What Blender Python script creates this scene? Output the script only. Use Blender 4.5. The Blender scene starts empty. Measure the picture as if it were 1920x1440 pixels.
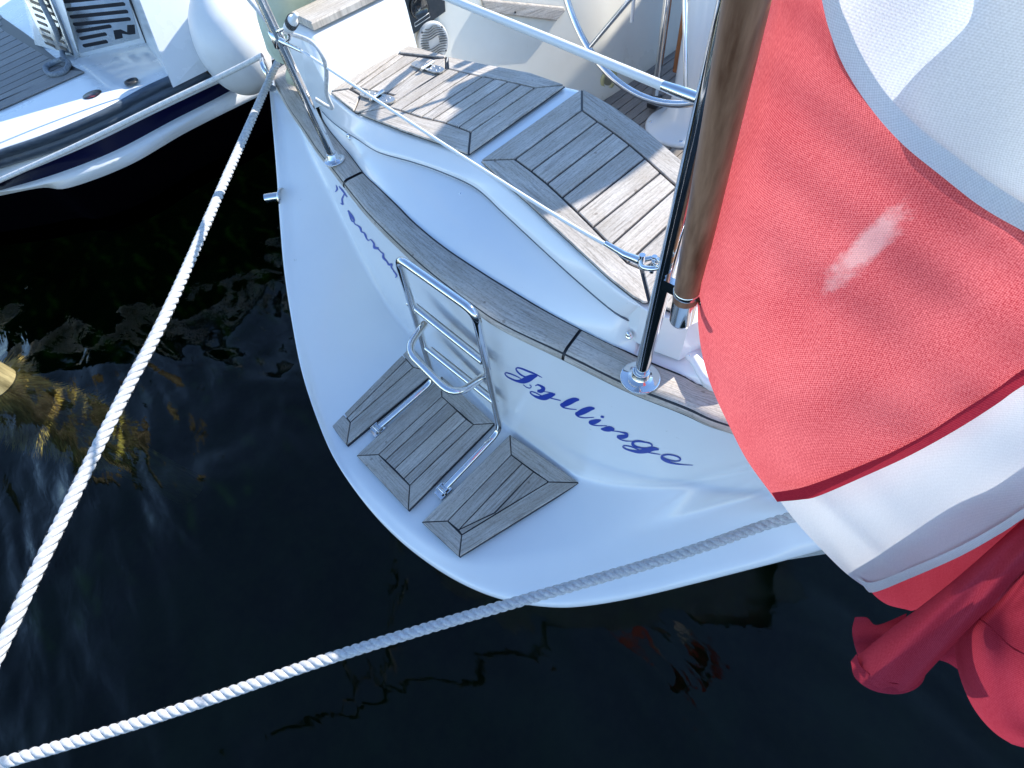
import bpy, bmesh, math, random
import numpy as np
from mathutils import Vector, Matrix
from mathutils.bvhtree import BVHTree
random.seed(7)
S = bpy.context.scene
COL = S.collection
# ------------------------------------------------------------------ camera
_c = np.array([960., 720.]); _v = np.array([2746., -1003.]); _n = np.array([1080., 1300.])
F = float((-np.dot(_v-_c, _n-_c))**.5)
def _cv(p):
    a = np.array([p[0]-960, -(p[1]-720), -F]); return a/np.linalg.norm(a)
_Z = -_cv(_n); _Y = _cv(_v); _X = np.cross(_Y, _Z)
R = np.array([_X, _Y, _Z]); EYE = np.array([0, 0, 1.85])
cam = bpy.data.objects.new('camera', bpy.data.cameras.new('camera')); COL.objects.link(cam)
cam.data.sensor_width = 36; cam.data.lens = F/1920*36
cam.data.clip_start = .02; cam.data.clip_end = 2000
M4 = Matrix(R.tolist()).to_4x4(); M4.translation = Vector(EYE.tolist()); cam.matrix_world = M4
S.camera = cam
# ------------------------------------------------------------------ light
SUN_EL = math.radians(32); SUN_AZ = math.radians(12)
w = bpy.data.worlds.new('World'); S.world = w; w.use_nodes = True
nt = w.node_tree; bg = nt.nodes['Background']
sky = nt.nodes.new('ShaderNodeTexSky'); sky.sky_type = 'NISHITA'; sky.sun_disc = False
sky.sun_elevation = SUN_EL; sky.sun_rotation = SUN_AZ; sky.ozone_density = 4.2; sky.air_density = 1.0; sky.dust_density = 0
nt.links.new(sky.outputs[0], bg.inputs[0]); bg.inputs[1].default_value = .15
sd = bpy.data.lights.new('sun', 'SUN'); sd.energy = 3.5; sd.angle = math.radians(.5); sd.color = (1, .95, .87)
so = bpy.data.objects.new('sun', sd); COL.objects.link(so)
sv = Vector((math.sin(SUN_AZ)*math.cos(SUN_EL), math.cos(SUN_AZ)*math.cos(SUN_EL), math.sin(SUN_EL)))
so.rotation_euler = sv.to_track_quat('Z', 'Y').to_euler(); so.location = (0, 0, 20)
S.view_settings.view_transform = 'Standard'; S.view_settings.look = 'None'
S.view_settings.exposure = 1.25; S.view_settings.gamma = 1
S.cycles.max_bounces = 10; S.cycles.transparent_max_bounces = 12
# ------------------------------------------------------------------ measuring helpers (points of the place in metres)
def ray(x, y): return R @ _cv((x, y))
def at(x, y, z):
    d = ray(x, y); return EYE+d*((z-EYE[2])/d[2])
def atd(x, y, dep): return R @ (np.array([x-960, -(y-720), -F])/F*dep)+EYE
def on(x, y, p, n):
    d = ray(x, y); p = np.array(p, float); n = np.array(n, float); return EYE+d*(((p-EYE)@n)/(d@n))
def V(*a): return np.array(a, float)
def resample(pts, n, smooth=True):
    p = np.array(pts, float)
    if smooth and len(p) > 2:
        q = [2*p[0]-p[1]]+list(p)+[2*p[-1]-p[-2]]; o = []
        for i in range(1, len(q)-2):
            for t in np.linspace(0, 1, 12, endpoint=False):
                a, b, c, d = q[i-1], q[i], q[i+1], q[i+2]
                o.append(.5*((2*b)+(-a+c)*t+(2*a-5*b+4*c-d)*t*t+(-a+3*b-3*c+d)*t**3))
        o.append(p[-1]); p = np.array(o)
    L = np.r_[0, np.cumsum(np.linalg.norm(np.diff(p, axis=0), axis=1))]
    s = np.linspace(0, L[-1], n)
    return np.stack([np.interp(s, L, p[:, k]) for k in range(p.shape[1])], 1)
# ------------------------------------------------------------------ materials
def mat(name, col=(.8, .8, .8), rough=.4, metal=0, **k):
    m = bpy.data.materials.new(name); m.use_nodes = True
    b = m.node_tree.nodes['Principled BSDF']
    b.inputs['Base Color'].default_value = (*col, 1); b.inputs['Roughness'].default_value = rough
    b.inputs['Metallic'].default_value = metal
    for a, v in k.items(): b.inputs[a.replace('_', ' ')].default_value = v
    return m
def N(m, t): return m.node_tree.nodes.new(t)
def Lk(m, a, b): m.node_tree.links.new(a, b)
def noise(m, scale, detail=4, rough=.55, vec=None, dist=0):
    n = N(m, 'ShaderNodeTexNoise'); n.inputs['Scale'].default_value = scale; n.inputs['Detail'].default_value = detail
    n.inputs['Roughness'].default_value = rough; n.inputs['Distortion'].default_value = dist
    if vec is not None: Lk(m, vec, n.inputs['Vector'])
    return n
def ramp(m, src, stops):
    r = N(m, 'ShaderNodeValToRGB'); Lk(m, src, r.inputs[0]); e = r.color_ramp.elements
    while len(e) < len(stops): e.new(.5)
    for x, (p, c) in zip(e, stops):
        x.position = p; x.color = (*c, 1) if len(c) == 3 else c
    return r
def bump(m, src, strength, dist=.001):
    b = N(m, 'ShaderNodeBump'); b.inputs['Strength'].default_value = strength; b.inputs['Distance'].default_value = dist
    Lk(m, src, b.inputs['Height']); return b
def bsdf(m): return m.node_tree.nodes['Principled BSDF']
def vary(m, scale, c1, c2, rlo=None, rhi=None, bs=0, coord='Object', mapscale=None, lo=.35, hi=.65):
    tc = N(m, 'ShaderNodeTexCoord'); vec = tc.outputs[coord]
    if mapscale:
        mp = N(m, 'ShaderNodeMapping'); mp.inputs['Scale'].default_value = mapscale; Lk(m, vec, mp.inputs[0]); vec = mp.outputs[0]
    n = noise(m, scale, 6, .6, vec)
    r = ramp(m, n.outputs[0], [(lo, c1), (hi, c2)]); Lk(m, r.outputs[0], bsdf(m).inputs['Base Color'])
    if rlo is not None:
        q = ramp(m, n.outputs[0], [(lo, (rlo,)*3), (hi, (rhi,)*3)]); Lk(m, q.outputs[0], bsdf(m).inputs['Roughness'])
    if bs: Lk(m, bump(m, n.outputs[0], bs).outputs[0], bsdf(m).inputs['Normal'])
    return m
GEL = vary(mat('gelcoat', rough=.2, Coat_Weight=.35, Coat_Roughness=.06), 2.2, (.79, .80, .80), (.83, .84, .83), .17, .22)
def specks(m, sc, thr, k):
    tc = N(m, 'ShaderNodeTexCoord'); n = noise(m, sc, 5, .75, tc.outputs['Object']); n2 = noise(m, 3, 3, .5, tc.outputs['Object'])
    a = N(m, 'ShaderNodeMath'); a.operation = 'MULTIPLY_ADD'; Lk(m, n2.outputs[0], a.inputs[0]); a.inputs[1].default_value = .35; Lk(m, n.outputs[0], a.inputs[2])
    r = ramp(m, a.outputs[0], [(thr, (1, 1, 1)), (thr+.03, (k, k, k*.96))]); b = bsdf(m).inputs['Base Color']; src = b.links[0].from_socket
    mu = N(m, 'ShaderNodeMixRGB'); mu.blend_type = 'MULTIPLY'; mu.inputs[0].default_value = 1; Lk(m, src, mu.inputs[1]); Lk(m, r.outputs[0], mu.inputs[2]); Lk(m, mu.outputs[0], b)
specks(GEL, 42, .90, .82)
CREAM = vary(mat('cream_gelcoat', rough=.3, Coat_Weight=.2), 2.5, (.80, .75, .63), (.86, .82, .71), .25, .38)
GEL2 = vary(mat('motorboat_gelcoat', rough=.25, Coat_Weight=.3), 1.6, (.74, .77, .78), (.82, .83, .83), .2, .35)
STEEL = vary(mat('stainless_steel', (.72, .72, .72), .1, 1), 30, (.68, .69, .70), (.76, .76, .76), .06, .085)
DULL = vary(mat('brushed_steel', (.6, .6, .58), .35, 1), 60, (.5, .5, .48), (.66, .65, .62), .25, .45)
CAULK = mat('caulk', (.012, .012, .016), .45)
BLACK = vary(mat('black_plastic', (.02, .02, .022), .4), 40, (.014, .014, .016), (.035, .035, .036), .3, .5)
BLUEINK = mat('blue_vinyl', (.008, .04, .34), .4)
NAVY = mat('navy_stripe', (.004, .005, .028), .15, IOR=1.25)
RUBRAIL = vary(mat('rubber_rail', (.04, .06, .09), .35), 9, (.035, .055, .085), (.085, .115, .15), .3, .55, mapscale=(6, 1, 6))
def teak(name, c1, c2, c3, rough=.75):
    m = mat(name, c1, rough)
    uv = N(m, 'ShaderNodeUVMap'); uv.uv_map = 'UVMap'
    mp = N(m, 'ShaderNodeMapping'); mp.inputs['Scale'].default_value = (9, 190, 1); Lk(m, uv.outputs[0], mp.inputs[0])
    n1 = noise(m, 1, 5, .7, mp.outputs[0], .6)
    mp2 = N(m, 'ShaderNodeMapping'); mp2.inputs['Scale'].default_value = (5, 11, 1); Lk(m, uv.outputs[0], mp2.inputs[0])
    n2 = noise(m, 1.6, 5, .65, mp2.outputs[0])
    mp3 = N(m, 'ShaderNodeMapping'); mp3.inputs['Scale'].default_value = (120, 260, 1); Lk(m, uv.outputs[0], mp3.inputs[0])
    n3 = noise(m, 1, 3, .6, mp3.outputs[0])
    r1 = ramp(m, n1.outputs[0], [(.32, c2), (.56, c1)])
    r2 = ramp(m, n2.outputs[0], [(.38, (.0, .0, .0)), (.7, (.75, .75, .75))])
    mx = N(m, 'ShaderNodeMixRGB'); Lk(m, r2.outputs[0], mx.inputs[0]); Lk(m, r1.outputs[0], mx.inputs[1]); mx.inputs[2].default_value = (*c3, 1)
    r3 = ramp(m, n3.outputs[0], [(.3, (.62, .62, .62)), (.5, (1, 1, 1))])
    mu = N(m, 'ShaderNodeMixRGB'); mu.blend_type = 'MULTIPLY'; mu.inputs[0].default_value = .8
    Lk(m, mx.outputs[0], mu.inputs[1]); Lk(m, r3.outputs[0], mu.inputs[2])
    vo = N(m, 'ShaderNodeTexVoronoi'); vo.inputs['Scale'].default_value = 16; Lk(m, uv.outputs[0], vo.inputs['Vector'])
    rv = ramp(m, vo.outputs['Distance'], [(.055, (.35, .3, .27)), (.085, (1, 1, 1))])
    nb_ = noise(m, .9, 2, .5, uv.outputs[0]); rb = ramp(m, nb_.outputs[0], [(.3, (.78, .77, .76)), (.68, (1.15, 1.13, 1.1))])
    m2_ = N(m, 'ShaderNodeMixRGB'); m2_.blend_type = 'MULTIPLY'; m2_.inputs[0].default_value = .55; Lk(m, mu.outputs[0], m2_.inputs[1]); Lk(m, rv.outputs[0], m2_.inputs[2])
    m3_ = N(m, 'ShaderNodeMixRGB'); m3_.blend_type = 'MULTIPLY'; m3_.inputs[0].default_value = 1; Lk(m, m2_.outputs[0], m3_.inputs[1]); Lk(m, rb.outputs[0], m3_.inputs[2])
    Lk(m, m3_.outputs[0], bsdf(m).inputs['Base Color'])
    Lk(m, bump(m, n1.outputs[0], .7, .0012).outputs[0], bsdf(m).inputs['Normal'])
    return m
TEAK = teak('weathered_teak', (.60, .55, .49), (.27, .235, .20), (.42, .36, .29))
TEAKD = teak('dark_grey_teak', (.30, .27, .24), (.15, .13, .115), (.22, .18, .15))  # darker grey teak for the cockpit sole
# ------------------------------------------------------------------ object helpers
def empty(name, loc, label, cat, group=None, kind=None):
    o = bpy.data.objects.new(name, None); COL.objects.link(o); o.location = loc; o.empty_display_size = .1
    o['label'] = label; o['category'] = cat
    if group: o['group'] = group
    if kind: o['kind'] = kind
    return o
def tag(o, label=None, cat=None, group=None, kind=None):
    if label: o['label'] = label
    if cat: o['category'] = cat
    if group: o['group'] = group
    if kind: o['kind'] = kind
    return o
def wloc(o):
    v = Vector((0, 0, 0))
    while o is not None: v += o.location; o = o.parent
    return v
class MB:
    def __init__(s): s.v = []; s.f = []; s.mi = []; s.uv = []; s.sm = []
    def add(s, v, f, mi=0, uv=None, smooth=True):
        b = len(s.v); s.v += [tuple(map(float, p)) for p in v]
        for k, q in enumerate(f):
            s.f.append([b+i for i in q]); s.mi.append(mi); s.sm.append(smooth)
            s.uv.append(uv[k] if uv else [(0, 0)]*len(q))
        return s
    def build(s, name, mats, parent=None, label=None):
        me = bpy.data.meshes.new(name); mats = mats if isinstance(mats, (list, tuple)) else [mats]
        c = V(0, 0, 0)
        base = wloc(parent) if parent is not None else Vector((0, 0, 0))
        va = np.array(s.v)
        org = va.mean(0) if parent is None else va.mean(0)
        va = va-org
        me.from_pydata(va.tolist(), [], s.f)
        for m in mats: me.materials.append(m)
        me.polygons.foreach_set('material_index', s.mi); me.polygons.foreach_set('use_smooth', s.sm)
        ul = me.uv_layers.new(name='UVMap'); ul.data.foreach_set('uv', [c for q in s.uv for t in q for c in t])
        me.validate(); me.update()
        o = bpy.data.objects.new(name, me); COL.objects.link(o)
        o.location = Vector(org.tolist())-base
        if parent is not None: o.parent = parent
        if label: o['label'] = label
        return o
def grid(mb, rows, mi=0, closed=False, flip=False, smooth=True, uvlen=True):
    """rows: array [n][m][3]"""
    rows = np.array(rows); n, m = rows.shape[:2]; f = []; uv = []
    ul = np.r_[0, np.cumsum(np.linalg.norm(np.diff(rows, axis=0), axis=2).mean(1))]
    vl = np.r_[0, np.cumsum(np.linalg.norm(np.diff(rows, axis=1), axis=2).mean(0))]
    for i in range(n-1):
        for j in range(m if closed else m-1):
            k = (j+1) % m
            q = [i*m+j, i*m+k, (i+1)*m+k, (i+1)*m+j]
            vk = vl[k] if k else vl[-1]+.01
            t = [(ul[i], vl[j]), (ul[i], vk), (ul[i+1], vk), (ul[i+1], vl[j])]
            if flip: q.reverse(); t.reverse()
            f.append(q); uv.append(t)
    mb.add(rows.reshape(-1, 3), f, mi, uv, smooth); return mb
def frames(p):
    t = np.gradient(p, axis=0); t /= np.linalg.norm(t, axis=1)[:, None]+1e-12
    a = V(0, 0, 1) if abs(t[0][2]) < .9 else V(1, 0, 0)
    u = np.cross(t[0], a); u /= np.linalg.norm(u); U = [u]
    for i in range(1, len(p)):
        u = U[-1]-t[i]*(U[-1]@t[i]); u /= np.linalg.norm(u); U.append(u)
    U = np.array(U); return t, U, np.cross(t, U)
def tube(mb, pts, r, n=12, smooth=False, N_=None, mi=0, caps=True):
    p = np.array(pts, float)
    if N_: p = resample(p, N_, smooth)
    t, U, W = frames(p); r = np.ones(len(p))*r if np.isscalar(r) else np.interp(np.linspace(0, 1, len(p)), np.linspace(0, 1, len(r)), r)
    a = np.linspace(0, 2*math.pi, n, endpoint=False)
    rows = [p[i]+r[i]*(np.cos(a)[:, None]*U[i]+np.sin(a)[:, None]*W[i]) for i in range(len(p))]
    grid(mb, rows, mi, closed=True, flip=True)
    if caps:
        mb.add(rows[0], [list(range(n))], mi, smooth=False); mb.add(rows[-1], [list(range(n))[::-1]], mi, smooth=False)
    return mb
def bend(pts, rad, n=6):
    """round the corners of a polyline"""
    p = [np.array(q, float) for q in pts]; o = [p[0]]
    for i in range(1, len(p)-1):
        a, b, c = p[i-1], p[i], p[i+1]; r = rad[i-1] if isinstance(rad, (list, tuple)) else rad
        da = (a-b); dc = (c-b); la = np.linalg.norm(da); lc = np.linalg.norm(dc)
        k = min(r, la*.48, lc*.48)
        s = b+da/(la+1e-9)*k; e = b+dc/(lc+1e-9)*k
        for t in np.linspace(0, 1, n): o.append((1-t)**2*s+2*t*(1-t)*b+t*t*e)
    o.append(p[-1]); return np.array(o)
def lathe(mb, prof, org, axis, n=32, mi=0, closed=False):
    axis = np.array(axis, float); axis /= np.linalg.norm(axis); org = np.array(org, float)
    a = V(1, 0, 0) if abs(axis[0]) < .8 else V(0, 1, 0)
    u = np.cross(axis, a); u /= np.linalg.norm(u); w_ = np.cross(axis, u)
    th = np.linspace(0, 2*math.pi, n, endpoint=False)
    rows = [org+axis*h+r*(np.cos(th)[:, None]*u+np.sin(th)[:, None]*w_) for r, h in prof]
    grid(mb, rows, mi, closed=True, flip=True); return mb
def prism(mb, poly, h, up=(0, 0, 1), mi=0, grain=None, top_only=False, inset=0, mside=None, rnd=True, bev=0):
    """poly: 3D points roughly planar; extruded by h along up"""
    up = np.array(up, float); P = np.array(poly, float); n = len(P)
    nrm = sum(np.cross(P[i], P[(i+1) % n]) for i in range(n))
    if nrm@up < 0: P = P[::-1]
    if inset: P = inset_poly(P, inset, up)
    T = P+up*h; e = np.linalg.norm(np.roll(P, -1, 0)-P, axis=1)
    if grain is None: k = int(e.argmax()); g = P[(k+1) % n]-P[k]
    else: g = np.array(grain, float)
    g = g-up*(g@up); g /= np.linalg.norm(g); s = np.cross(up, g)
    ox, oy = (random.uniform(0, 50), random.uniform(0, 50)) if rnd else (0, 0)
    uvp = [(float(q@g)+ox, float(q@s)+oy) for q in P]
    if bev:
        T2 = inset_poly(T, bev, up); T = P+up*(h-bev)
        mb.add(np.r_[T, T2], [[i, (i+1) % n, n+(i+1) % n, n+i] for i in range(n)], mi, [[uvp[i], uvp[(i+1) % n], uvp[(i+1) % n], uvp[i]] for i in range(n)], False)
        mb.add(T2, [list(range(n))], mi, [uvp], False)
    else: mb.add(T, [list(range(n))], mi, [uvp], False)
    mb.add(np.r_[P, T], [[i, (i+1) % n, n+(i+1) % n, n+i] for i in range(n)], mi if mside is None else mside, [[uvp[i], uvp[(i+1) % n], uvp[(i+1) % n], uvp[i]] for i in range(n)], False)
    return mb
def inset_poly(P, d, up):
    n = len(P); o = []
    for i in range(n):
        a, b, c = P[i-1], P[i], P[(i+1) % n]
        e1 = b-a; e2 = c-b; e1 = e1/(np.linalg.norm(e1)+1e-9); e2 = e2/(np.linalg.norm(e2)+1e-9)
        n1 = np.cross(up, e1); n2 = np.cross(up, e2); m = n1+n2; l = m@m
        if l < .12: o.append(b+(n1+n2)*d/.6); continue
        o.append(b+m*(2*d/l) if l > 1e-6 else b+n1*d)
    return np.array(o)
def box(mb, c, s, ax=None, mi=0):
    c = np.array(c, float); ax = ax if ax is not None else np.eye(3); ax = np.array(ax, float)
    v = [c+ax[0]*s[0]/2*i+ax[1]*s[1]/2*j+ax[2]*s[2]/2*k for i in (-1, 1) for j in (-1, 1) for k in (-1, 1)]
    mb.add(v, [[0, 1, 3, 2], [4, 6, 7, 5], [0, 4, 5, 1], [2, 3, 7, 6], [0, 2, 6, 4], [1, 5, 7, 3]], mi, smooth=False); return mb
def bevel(o, w_=.004, seg=2):
    m = o.modifiers.new('bevel', 'BEVEL'); m.width = w_; m.segments = seg; m.limit_method = 'ANGLE'; m.angle_limit = math.radians(40); return o
def zpts(l): return [at(*q) for q in l]
# ================================================================== WATER
WATER = bpy.data.materials.new('sea_water'); WATER.use_nodes = True
def _water():
    m = WATER; t = m.node_tree; t.nodes.clear()
    out = N(m, 'ShaderNodeOutputMaterial'); gl = N(m, 'ShaderNodeBsdfGlossy'); gl.inputs['Roughness'].default_value = .015
    tr = N(m, 'ShaderNodeBsdfTransparent'); tr.inputs[0].default_value = (.85, .93, .9, 1)
    fr = N(m, 'ShaderNodeFresnel'); fr.inputs[0].default_value = 1.32; mx = N(m, 'ShaderNodeMixShader')
    g = N(m, 'ShaderNodeNewGeometry')
    mp = N(m, 'ShaderNodeMapping'); mp.inputs['Rotation'].default_value = (0, 0, math.radians(28)); mp.inputs['Scale'].default_value = (1, 2.2, 1)
    Lk(m, g.outputs['Position'], mp.inputs[0])
    a = noise(m, 1.3, 2, .45, mp.outputs[0], .4); b = noise(m, 6.5, 3, .5, mp.outputs[0], .5)
    ad = N(m, 'ShaderNodeMath'); ad.operation = 'MULTIPLY_ADD'; Lk(m, b.outputs[0], ad.inputs[0]); ad.inputs[1].default_value = .05; Lk(m, a.outputs[0], ad.inputs[2])
    sx = N(m, 'ShaderNodeSeparateXYZ'); Lk(m, g.outputs['Position'], sx.inputs[0])
    mr = N(m, 'ShaderNodeMapRange'); mr.inputs[1].default_value = -2.2; mr.inputs[2].default_value = -.7; mr.inputs[3].default_value = 1; mr.inputs[4].default_value = .30; Lk(m, sx.outputs[0], mr.inputs[0])
    am = N(m, 'ShaderNodeMath'); am.operation = 'MULTIPLY'; Lk(m, ad.outputs[0], am.inputs[0]); Lk(m, mr.outputs[0], am.inputs[1])
    bp = bump(m, am.outputs[0], 1.0, .13)
    Lk(m, bp.outputs[0], gl.inputs['Normal']); Lk(m, bp.outputs[0], fr.inputs['Normal'])
    Lk(m, fr.outputs[0], mx.inputs[0]); Lk(m, tr.outputs[0], mx.inputs[1]); Lk(m, gl.outputs[0], mx.inputs[2])
    Lk(m, mx.outputs[0], out.inputs['Surface'])
    va = N(m, 'ShaderNodeVolumeAbsorption'); va.inputs[0].default_value = (.56, .68, .50, 1); va.inputs[1].default_value = .85
    Lk(m, va.outputs[0], out.inputs['Volume'])
_water()
mb = MB(); L_ = 400
mb.add([(-L_, -L_, 0), (L_, -L_, 0), (L_, L_, 0), (-L_, L_, 0), (-L_, -L_, -3), (L_, -L_, -3), (L_, L_, -3), (-L_, L_, -3)],
       [[0, 1, 2, 3], [7, 6, 5, 4], [0, 4, 5, 1], [1, 5, 6, 2], [2, 6, 7, 3], [3, 7, 4, 0]], smooth=False)
tag(mb.build('water', WATER), 'dark rippled harbour water between the boats', 'water', kind='structure')
SEABED = vary(mat('seabed', (.03, .04, .02), .95), 1.2, (.006, .012, .010), (.05, .075, .045))
mb = MB(); mb.add([(-L_, -L_, -2.9), (L_, -L_, -2.9), (L_, L_, -2.9), (-L_, L_, -2.9)], [[0, 1, 2, 3]], smooth=False)
tag(mb.build('seabed', SEABED), 'dark weedy seabed below the water', 'seabed', kind='structure')
# ================================================================== SAILBOAT
CX = -.92
boat = empty('sailboat', (CX, 1.5, 0), 'white sailboat with weathered teak seats, pads and caprail and a stern swim ladder', 'sailboat')
NS = 240
CAPO = zpts([(504, 160, 1.01), (518, 168, 1.01), (543, 211, 1.01), (567, 246, 1.01), (594, 287, 1.01), (624, 325, 1.01), (665, 379, 1.01), (697, 417, 1.01), (751, 471, 1.01), (805, 520, 1.01), (878, 577, 1.01), (940, 619, 1.01), (1054, 674, 1.01), (1171, 732, 1.01), (1279, 775, 1.01), (1344, 804, 1.01)])+[V(.06, .56, 1.01), V(.2, .65, 1.01), V(.33, .74, 1.01), V(.42, .83, 1.01)]
CAPI = zpts([(540, 128, 1.03), (578, 173, 1.03), (608, 230, 1.03), (630, 260, 1.03), (657, 292, 1.03), (684, 328, 1.03), (707, 350, 1.03), (743, 385, 1.03), (778, 420, 1.03), (832, 464, 1.03), (902, 511, 1.03), (957, 545, 1.03), (1016, 580, 1.03), (1090, 619, 1.03), (1198, 671, 1.03), (1279, 705, 1.03), (1331, 726, 1.03)])+[V(.01, .66, 1.03), V(.13, .73, 1.03), V(.25, .81, 1.03), V(.33, .88, 1.03)]
BASE = zpts([(515, 165, .985), (535, 185, .975), (560, 215, .965), (590, 300, .93), (613, 350, .88), (642, 410, .80), (675, 480, .69), (710, 540, .57), (742, 594, .46), (800, 650, .405), (870, 720, .40), (943, 796, .40), (1014, 845, .40), (1090, 899, .41), (1225, 911, .50), (1320, 900, .58), (1400, 880, .66), (1500, 850, .75), (1600, 810, .85)])+[V(.30, .83, .92), V(.38, .88, .96)]
RIDGE = zpts([(507, 165, .99), (515, 205, .965), (530, 270, .93), (542, 350, .88), (550, 472, .76), (558, 553, .68), (572, 648, .57), (586, 729, .48), (612, 800, .415), (650, 870, .395), (720, 950, .39), (800, 1020, .39), (867, 1057, .39), (960, 1050, .39), (1100, 1025, .40), (1280, 972, .45), (1415, 921, .55)])+[V(.2, .78, .68), V(.3, .83, .81), V(.39, .87, .94)]
OUT = zpts([(504, 163, 1.0), (508, 230, .965), (513, 320, .905), (517, 400, .84), (525, 500, .75), (540, 600, .645), (560, 700, .54), (590, 790, .46), (625, 870, .41), (680, 950, .375), (740, 1015, .36), (810, 1070, .35), (880, 1110, .35), (950, 1135, .35), (1030, 1147, .35), (1100, 1145, .35), (1200, 1128, .36), (1300, 1104, .38), (1400, 1078, .42), (1480, 1057, .46), (1550, 1037, .52), (1650, 1005, .6), (1750, 965, .7), (1900, 900, .85)])+[V(.43, .88, .98)]
rs = lambda c: resample(c, NS)
cO, cI, cB, cG, cU = rs(CAPO), rs(CAPI), rs(BASE), rs(RIDGE), rs(OUT)
def smz(c, n):
    for _ in range(n): c[1:-1] = .25*c[:-2]+.5*c[1:-1]+.25*c[2:]
    return c
cB, cG = smz(cB, 60), smz(cG, 60)
ctr = V(CX, 1.6, 0)
rows = []
for i in range(NS):
    inn = ctr-cU[i]; inn[2] = 0; inn /= np.linalg.norm(inn)
    W1 = cU[i]+inn*.05; W1[2] = cU[i][2]*.72; W2 = cU[i]+inn*.22; W2[2] = -.25
    C0 = cO[i]+V(0, .012, -.004)
    q = bend([C0, cB[i], cG[i], cU[i], W1, W2], [.028, .022, .05, .05], 7); o = []
    for k in range(len(q)-1):
        m_ = {0: 24, 7: 14, 14: 5}.get(k, 1); o += [q[k]+(q[k+1]-q[k])*t/m_ for t in range(m_)]
    rows.append(np.array(o+[q[-1]]))
mb = MB(); grid(mb, np.array(rows), flip=False)
stern = mb.build('stern_scoop', GEL, boat)
sv_ = [Vector(q) for q in mb.v]; SBVH = BVHTree.FromPolygons(sv_, mb.f)
# topsides running forward to the bow
def side(s):
    top = [V(CX+s*1.345, .80, 1.0), V(CX+s*1.5, 1.7, 1.03), V(CX+s*1.62, 3.2, 1.07), V(CX+s*1.6, 5, 1.14), V(CX+s*1.2, 7.2, 1.26), V(CX+s*.5, 9, 1.38), V(CX, 9.9, 1.45)]
    t = resample(top, 50); rr = []
    for i, q in enumerate(t):
        k = i/49
        rr.append([q, V(CX+(q[0]-CX)*.985, q[1], q[2]*.6), V(CX+(q[0]-CX)*.9, q[1]-.25*k, .05), V(CX+(q[0]-CX)*.7, q[1]-.5*k, -.35)])
    return t, np.array(rr)
mb = MB(); tops = {}
for s in (-1, 1):
    t, rr = side(s); tops[s] = t; grid(mb, rr, flip=(s > 0))
mb.build('topsides', GEL, boat)
# caprail of teak, in lengths with caulked butt joints
mb = MB()
def railseg(mb, O, I, a, b, th=.026):
    n = len(O)
    ia, ib = int(a*(n-1)), int(b*(n-1)); o = []
    for i in range(ia, ib+1):
        x, y = O[i], I[i]; x = V(x[0], x[1], 1.03); y = V(y[0], y[1], 1.032)
        d = (x-y); L = np.linalg.norm(d); d /= L
        o.append([y+V(0, 0, -.02), y-V(0, 0, .001)+d*.002, y+d*.006+V(0, 0, .0015), x-d*.02+V(0, 0, .001), x-d*.009-V(0, 0, .003), x-d*.003-V(0, 0, .010), x-V(0, 0, .02), x-V(0, 0, .028)-d*.004, x-d*.02-V(0, 0, .03)])
    o = np.array(o); m = MB(); grid(m, o, flip=True)
    off = random.uniform(0, 30); m.uv = [[(u+off, v+off) for u, v in q] for q in m.uv]
    b0 = len(mb.v); mb.v += m.v; mb.f += [[k+b0 for k in q] for q in m.f]; mb.mi += m.mi; mb.uv += m.uv; mb.sm += m.sm
    for e, fl in ((o[0], 0), (o[-1], 1)):
        mb.add(e, [list(range(len(e))) if fl else list(range(len(e)))[::-1]], 1, smooth=False)
    return mb
def fracs(C, p):  # arc fraction of the point of C nearest p
    return int(np.argmin(np.linalg.norm(C[:, :2]-p[:2], axis=1)))/(len(C)-1)
# pair inner and outer by nearest direction to keep the rail square
n2 = 400; O2 = resample(CAPO, n2); I2r = resample(CAPI, 3000); I2 = []
tO = np.gradient(O2, axis=0)
for i in range(n2):
    nn = V(-tO[i][1], tO[i][0], 0); nn /= np.linalg.norm(nn)
    dd = I2r-O2[i]; al = dd@nn; lat = np.abs(dd@(tO[i]/np.linalg.norm(tO[i]))); lat[al < 0] = 9
    I2.append(I2r[int(lat.argmin())])
I2 = np.array(I2)
j1 = fracs(O2, at(643, 356, 1.01)); j2 = fracs(O2, at(1055, 675, 1.01))
cap = MB(); g = .005
for a, b in ((0, j1-g), (j1+g*.3, j2-g*.3), (j2+g*.5, 1)): railseg(cap, O2, I2, a, b)
CAPM = cap.build('caprail', [TEAK, CAULK], boat)
mb = MB()   # dark bedding under and inside the rail
rr = [[V(*(I2[i]+(I2[i]-O2[i])/np.linalg.norm(I2[i]-O2[i])*.004)[:2], 1.0285), V(*(O2[i]+(I2[i]-O2[i])*.06)[:2], 1.0255), V(*(O2[i]+(I2[i]-O2[i])*.06)[:2], 1.0)] for i in range(n2)]
grid(mb, np.array(rr), flip=True); mb.build('caprail_bedding', CAULK, boat)
mb = MB()   # rail along both sides
for s in (-1, 1):
    t = tops[s]; o = []
    for q in t:
        x = V(q[0]+s*.008, q[1], q[2]+.03); y = V(q[0]-s*.065, q[1], q[2]+.03)
        o.append([y-V(0, 0, .03), y, x, x-V(0, 0, .03)])
    grid(mb, np.array(o), flip=(s < 0), smooth=False)
mb.build('side_rail', TEAK, boat)
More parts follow.
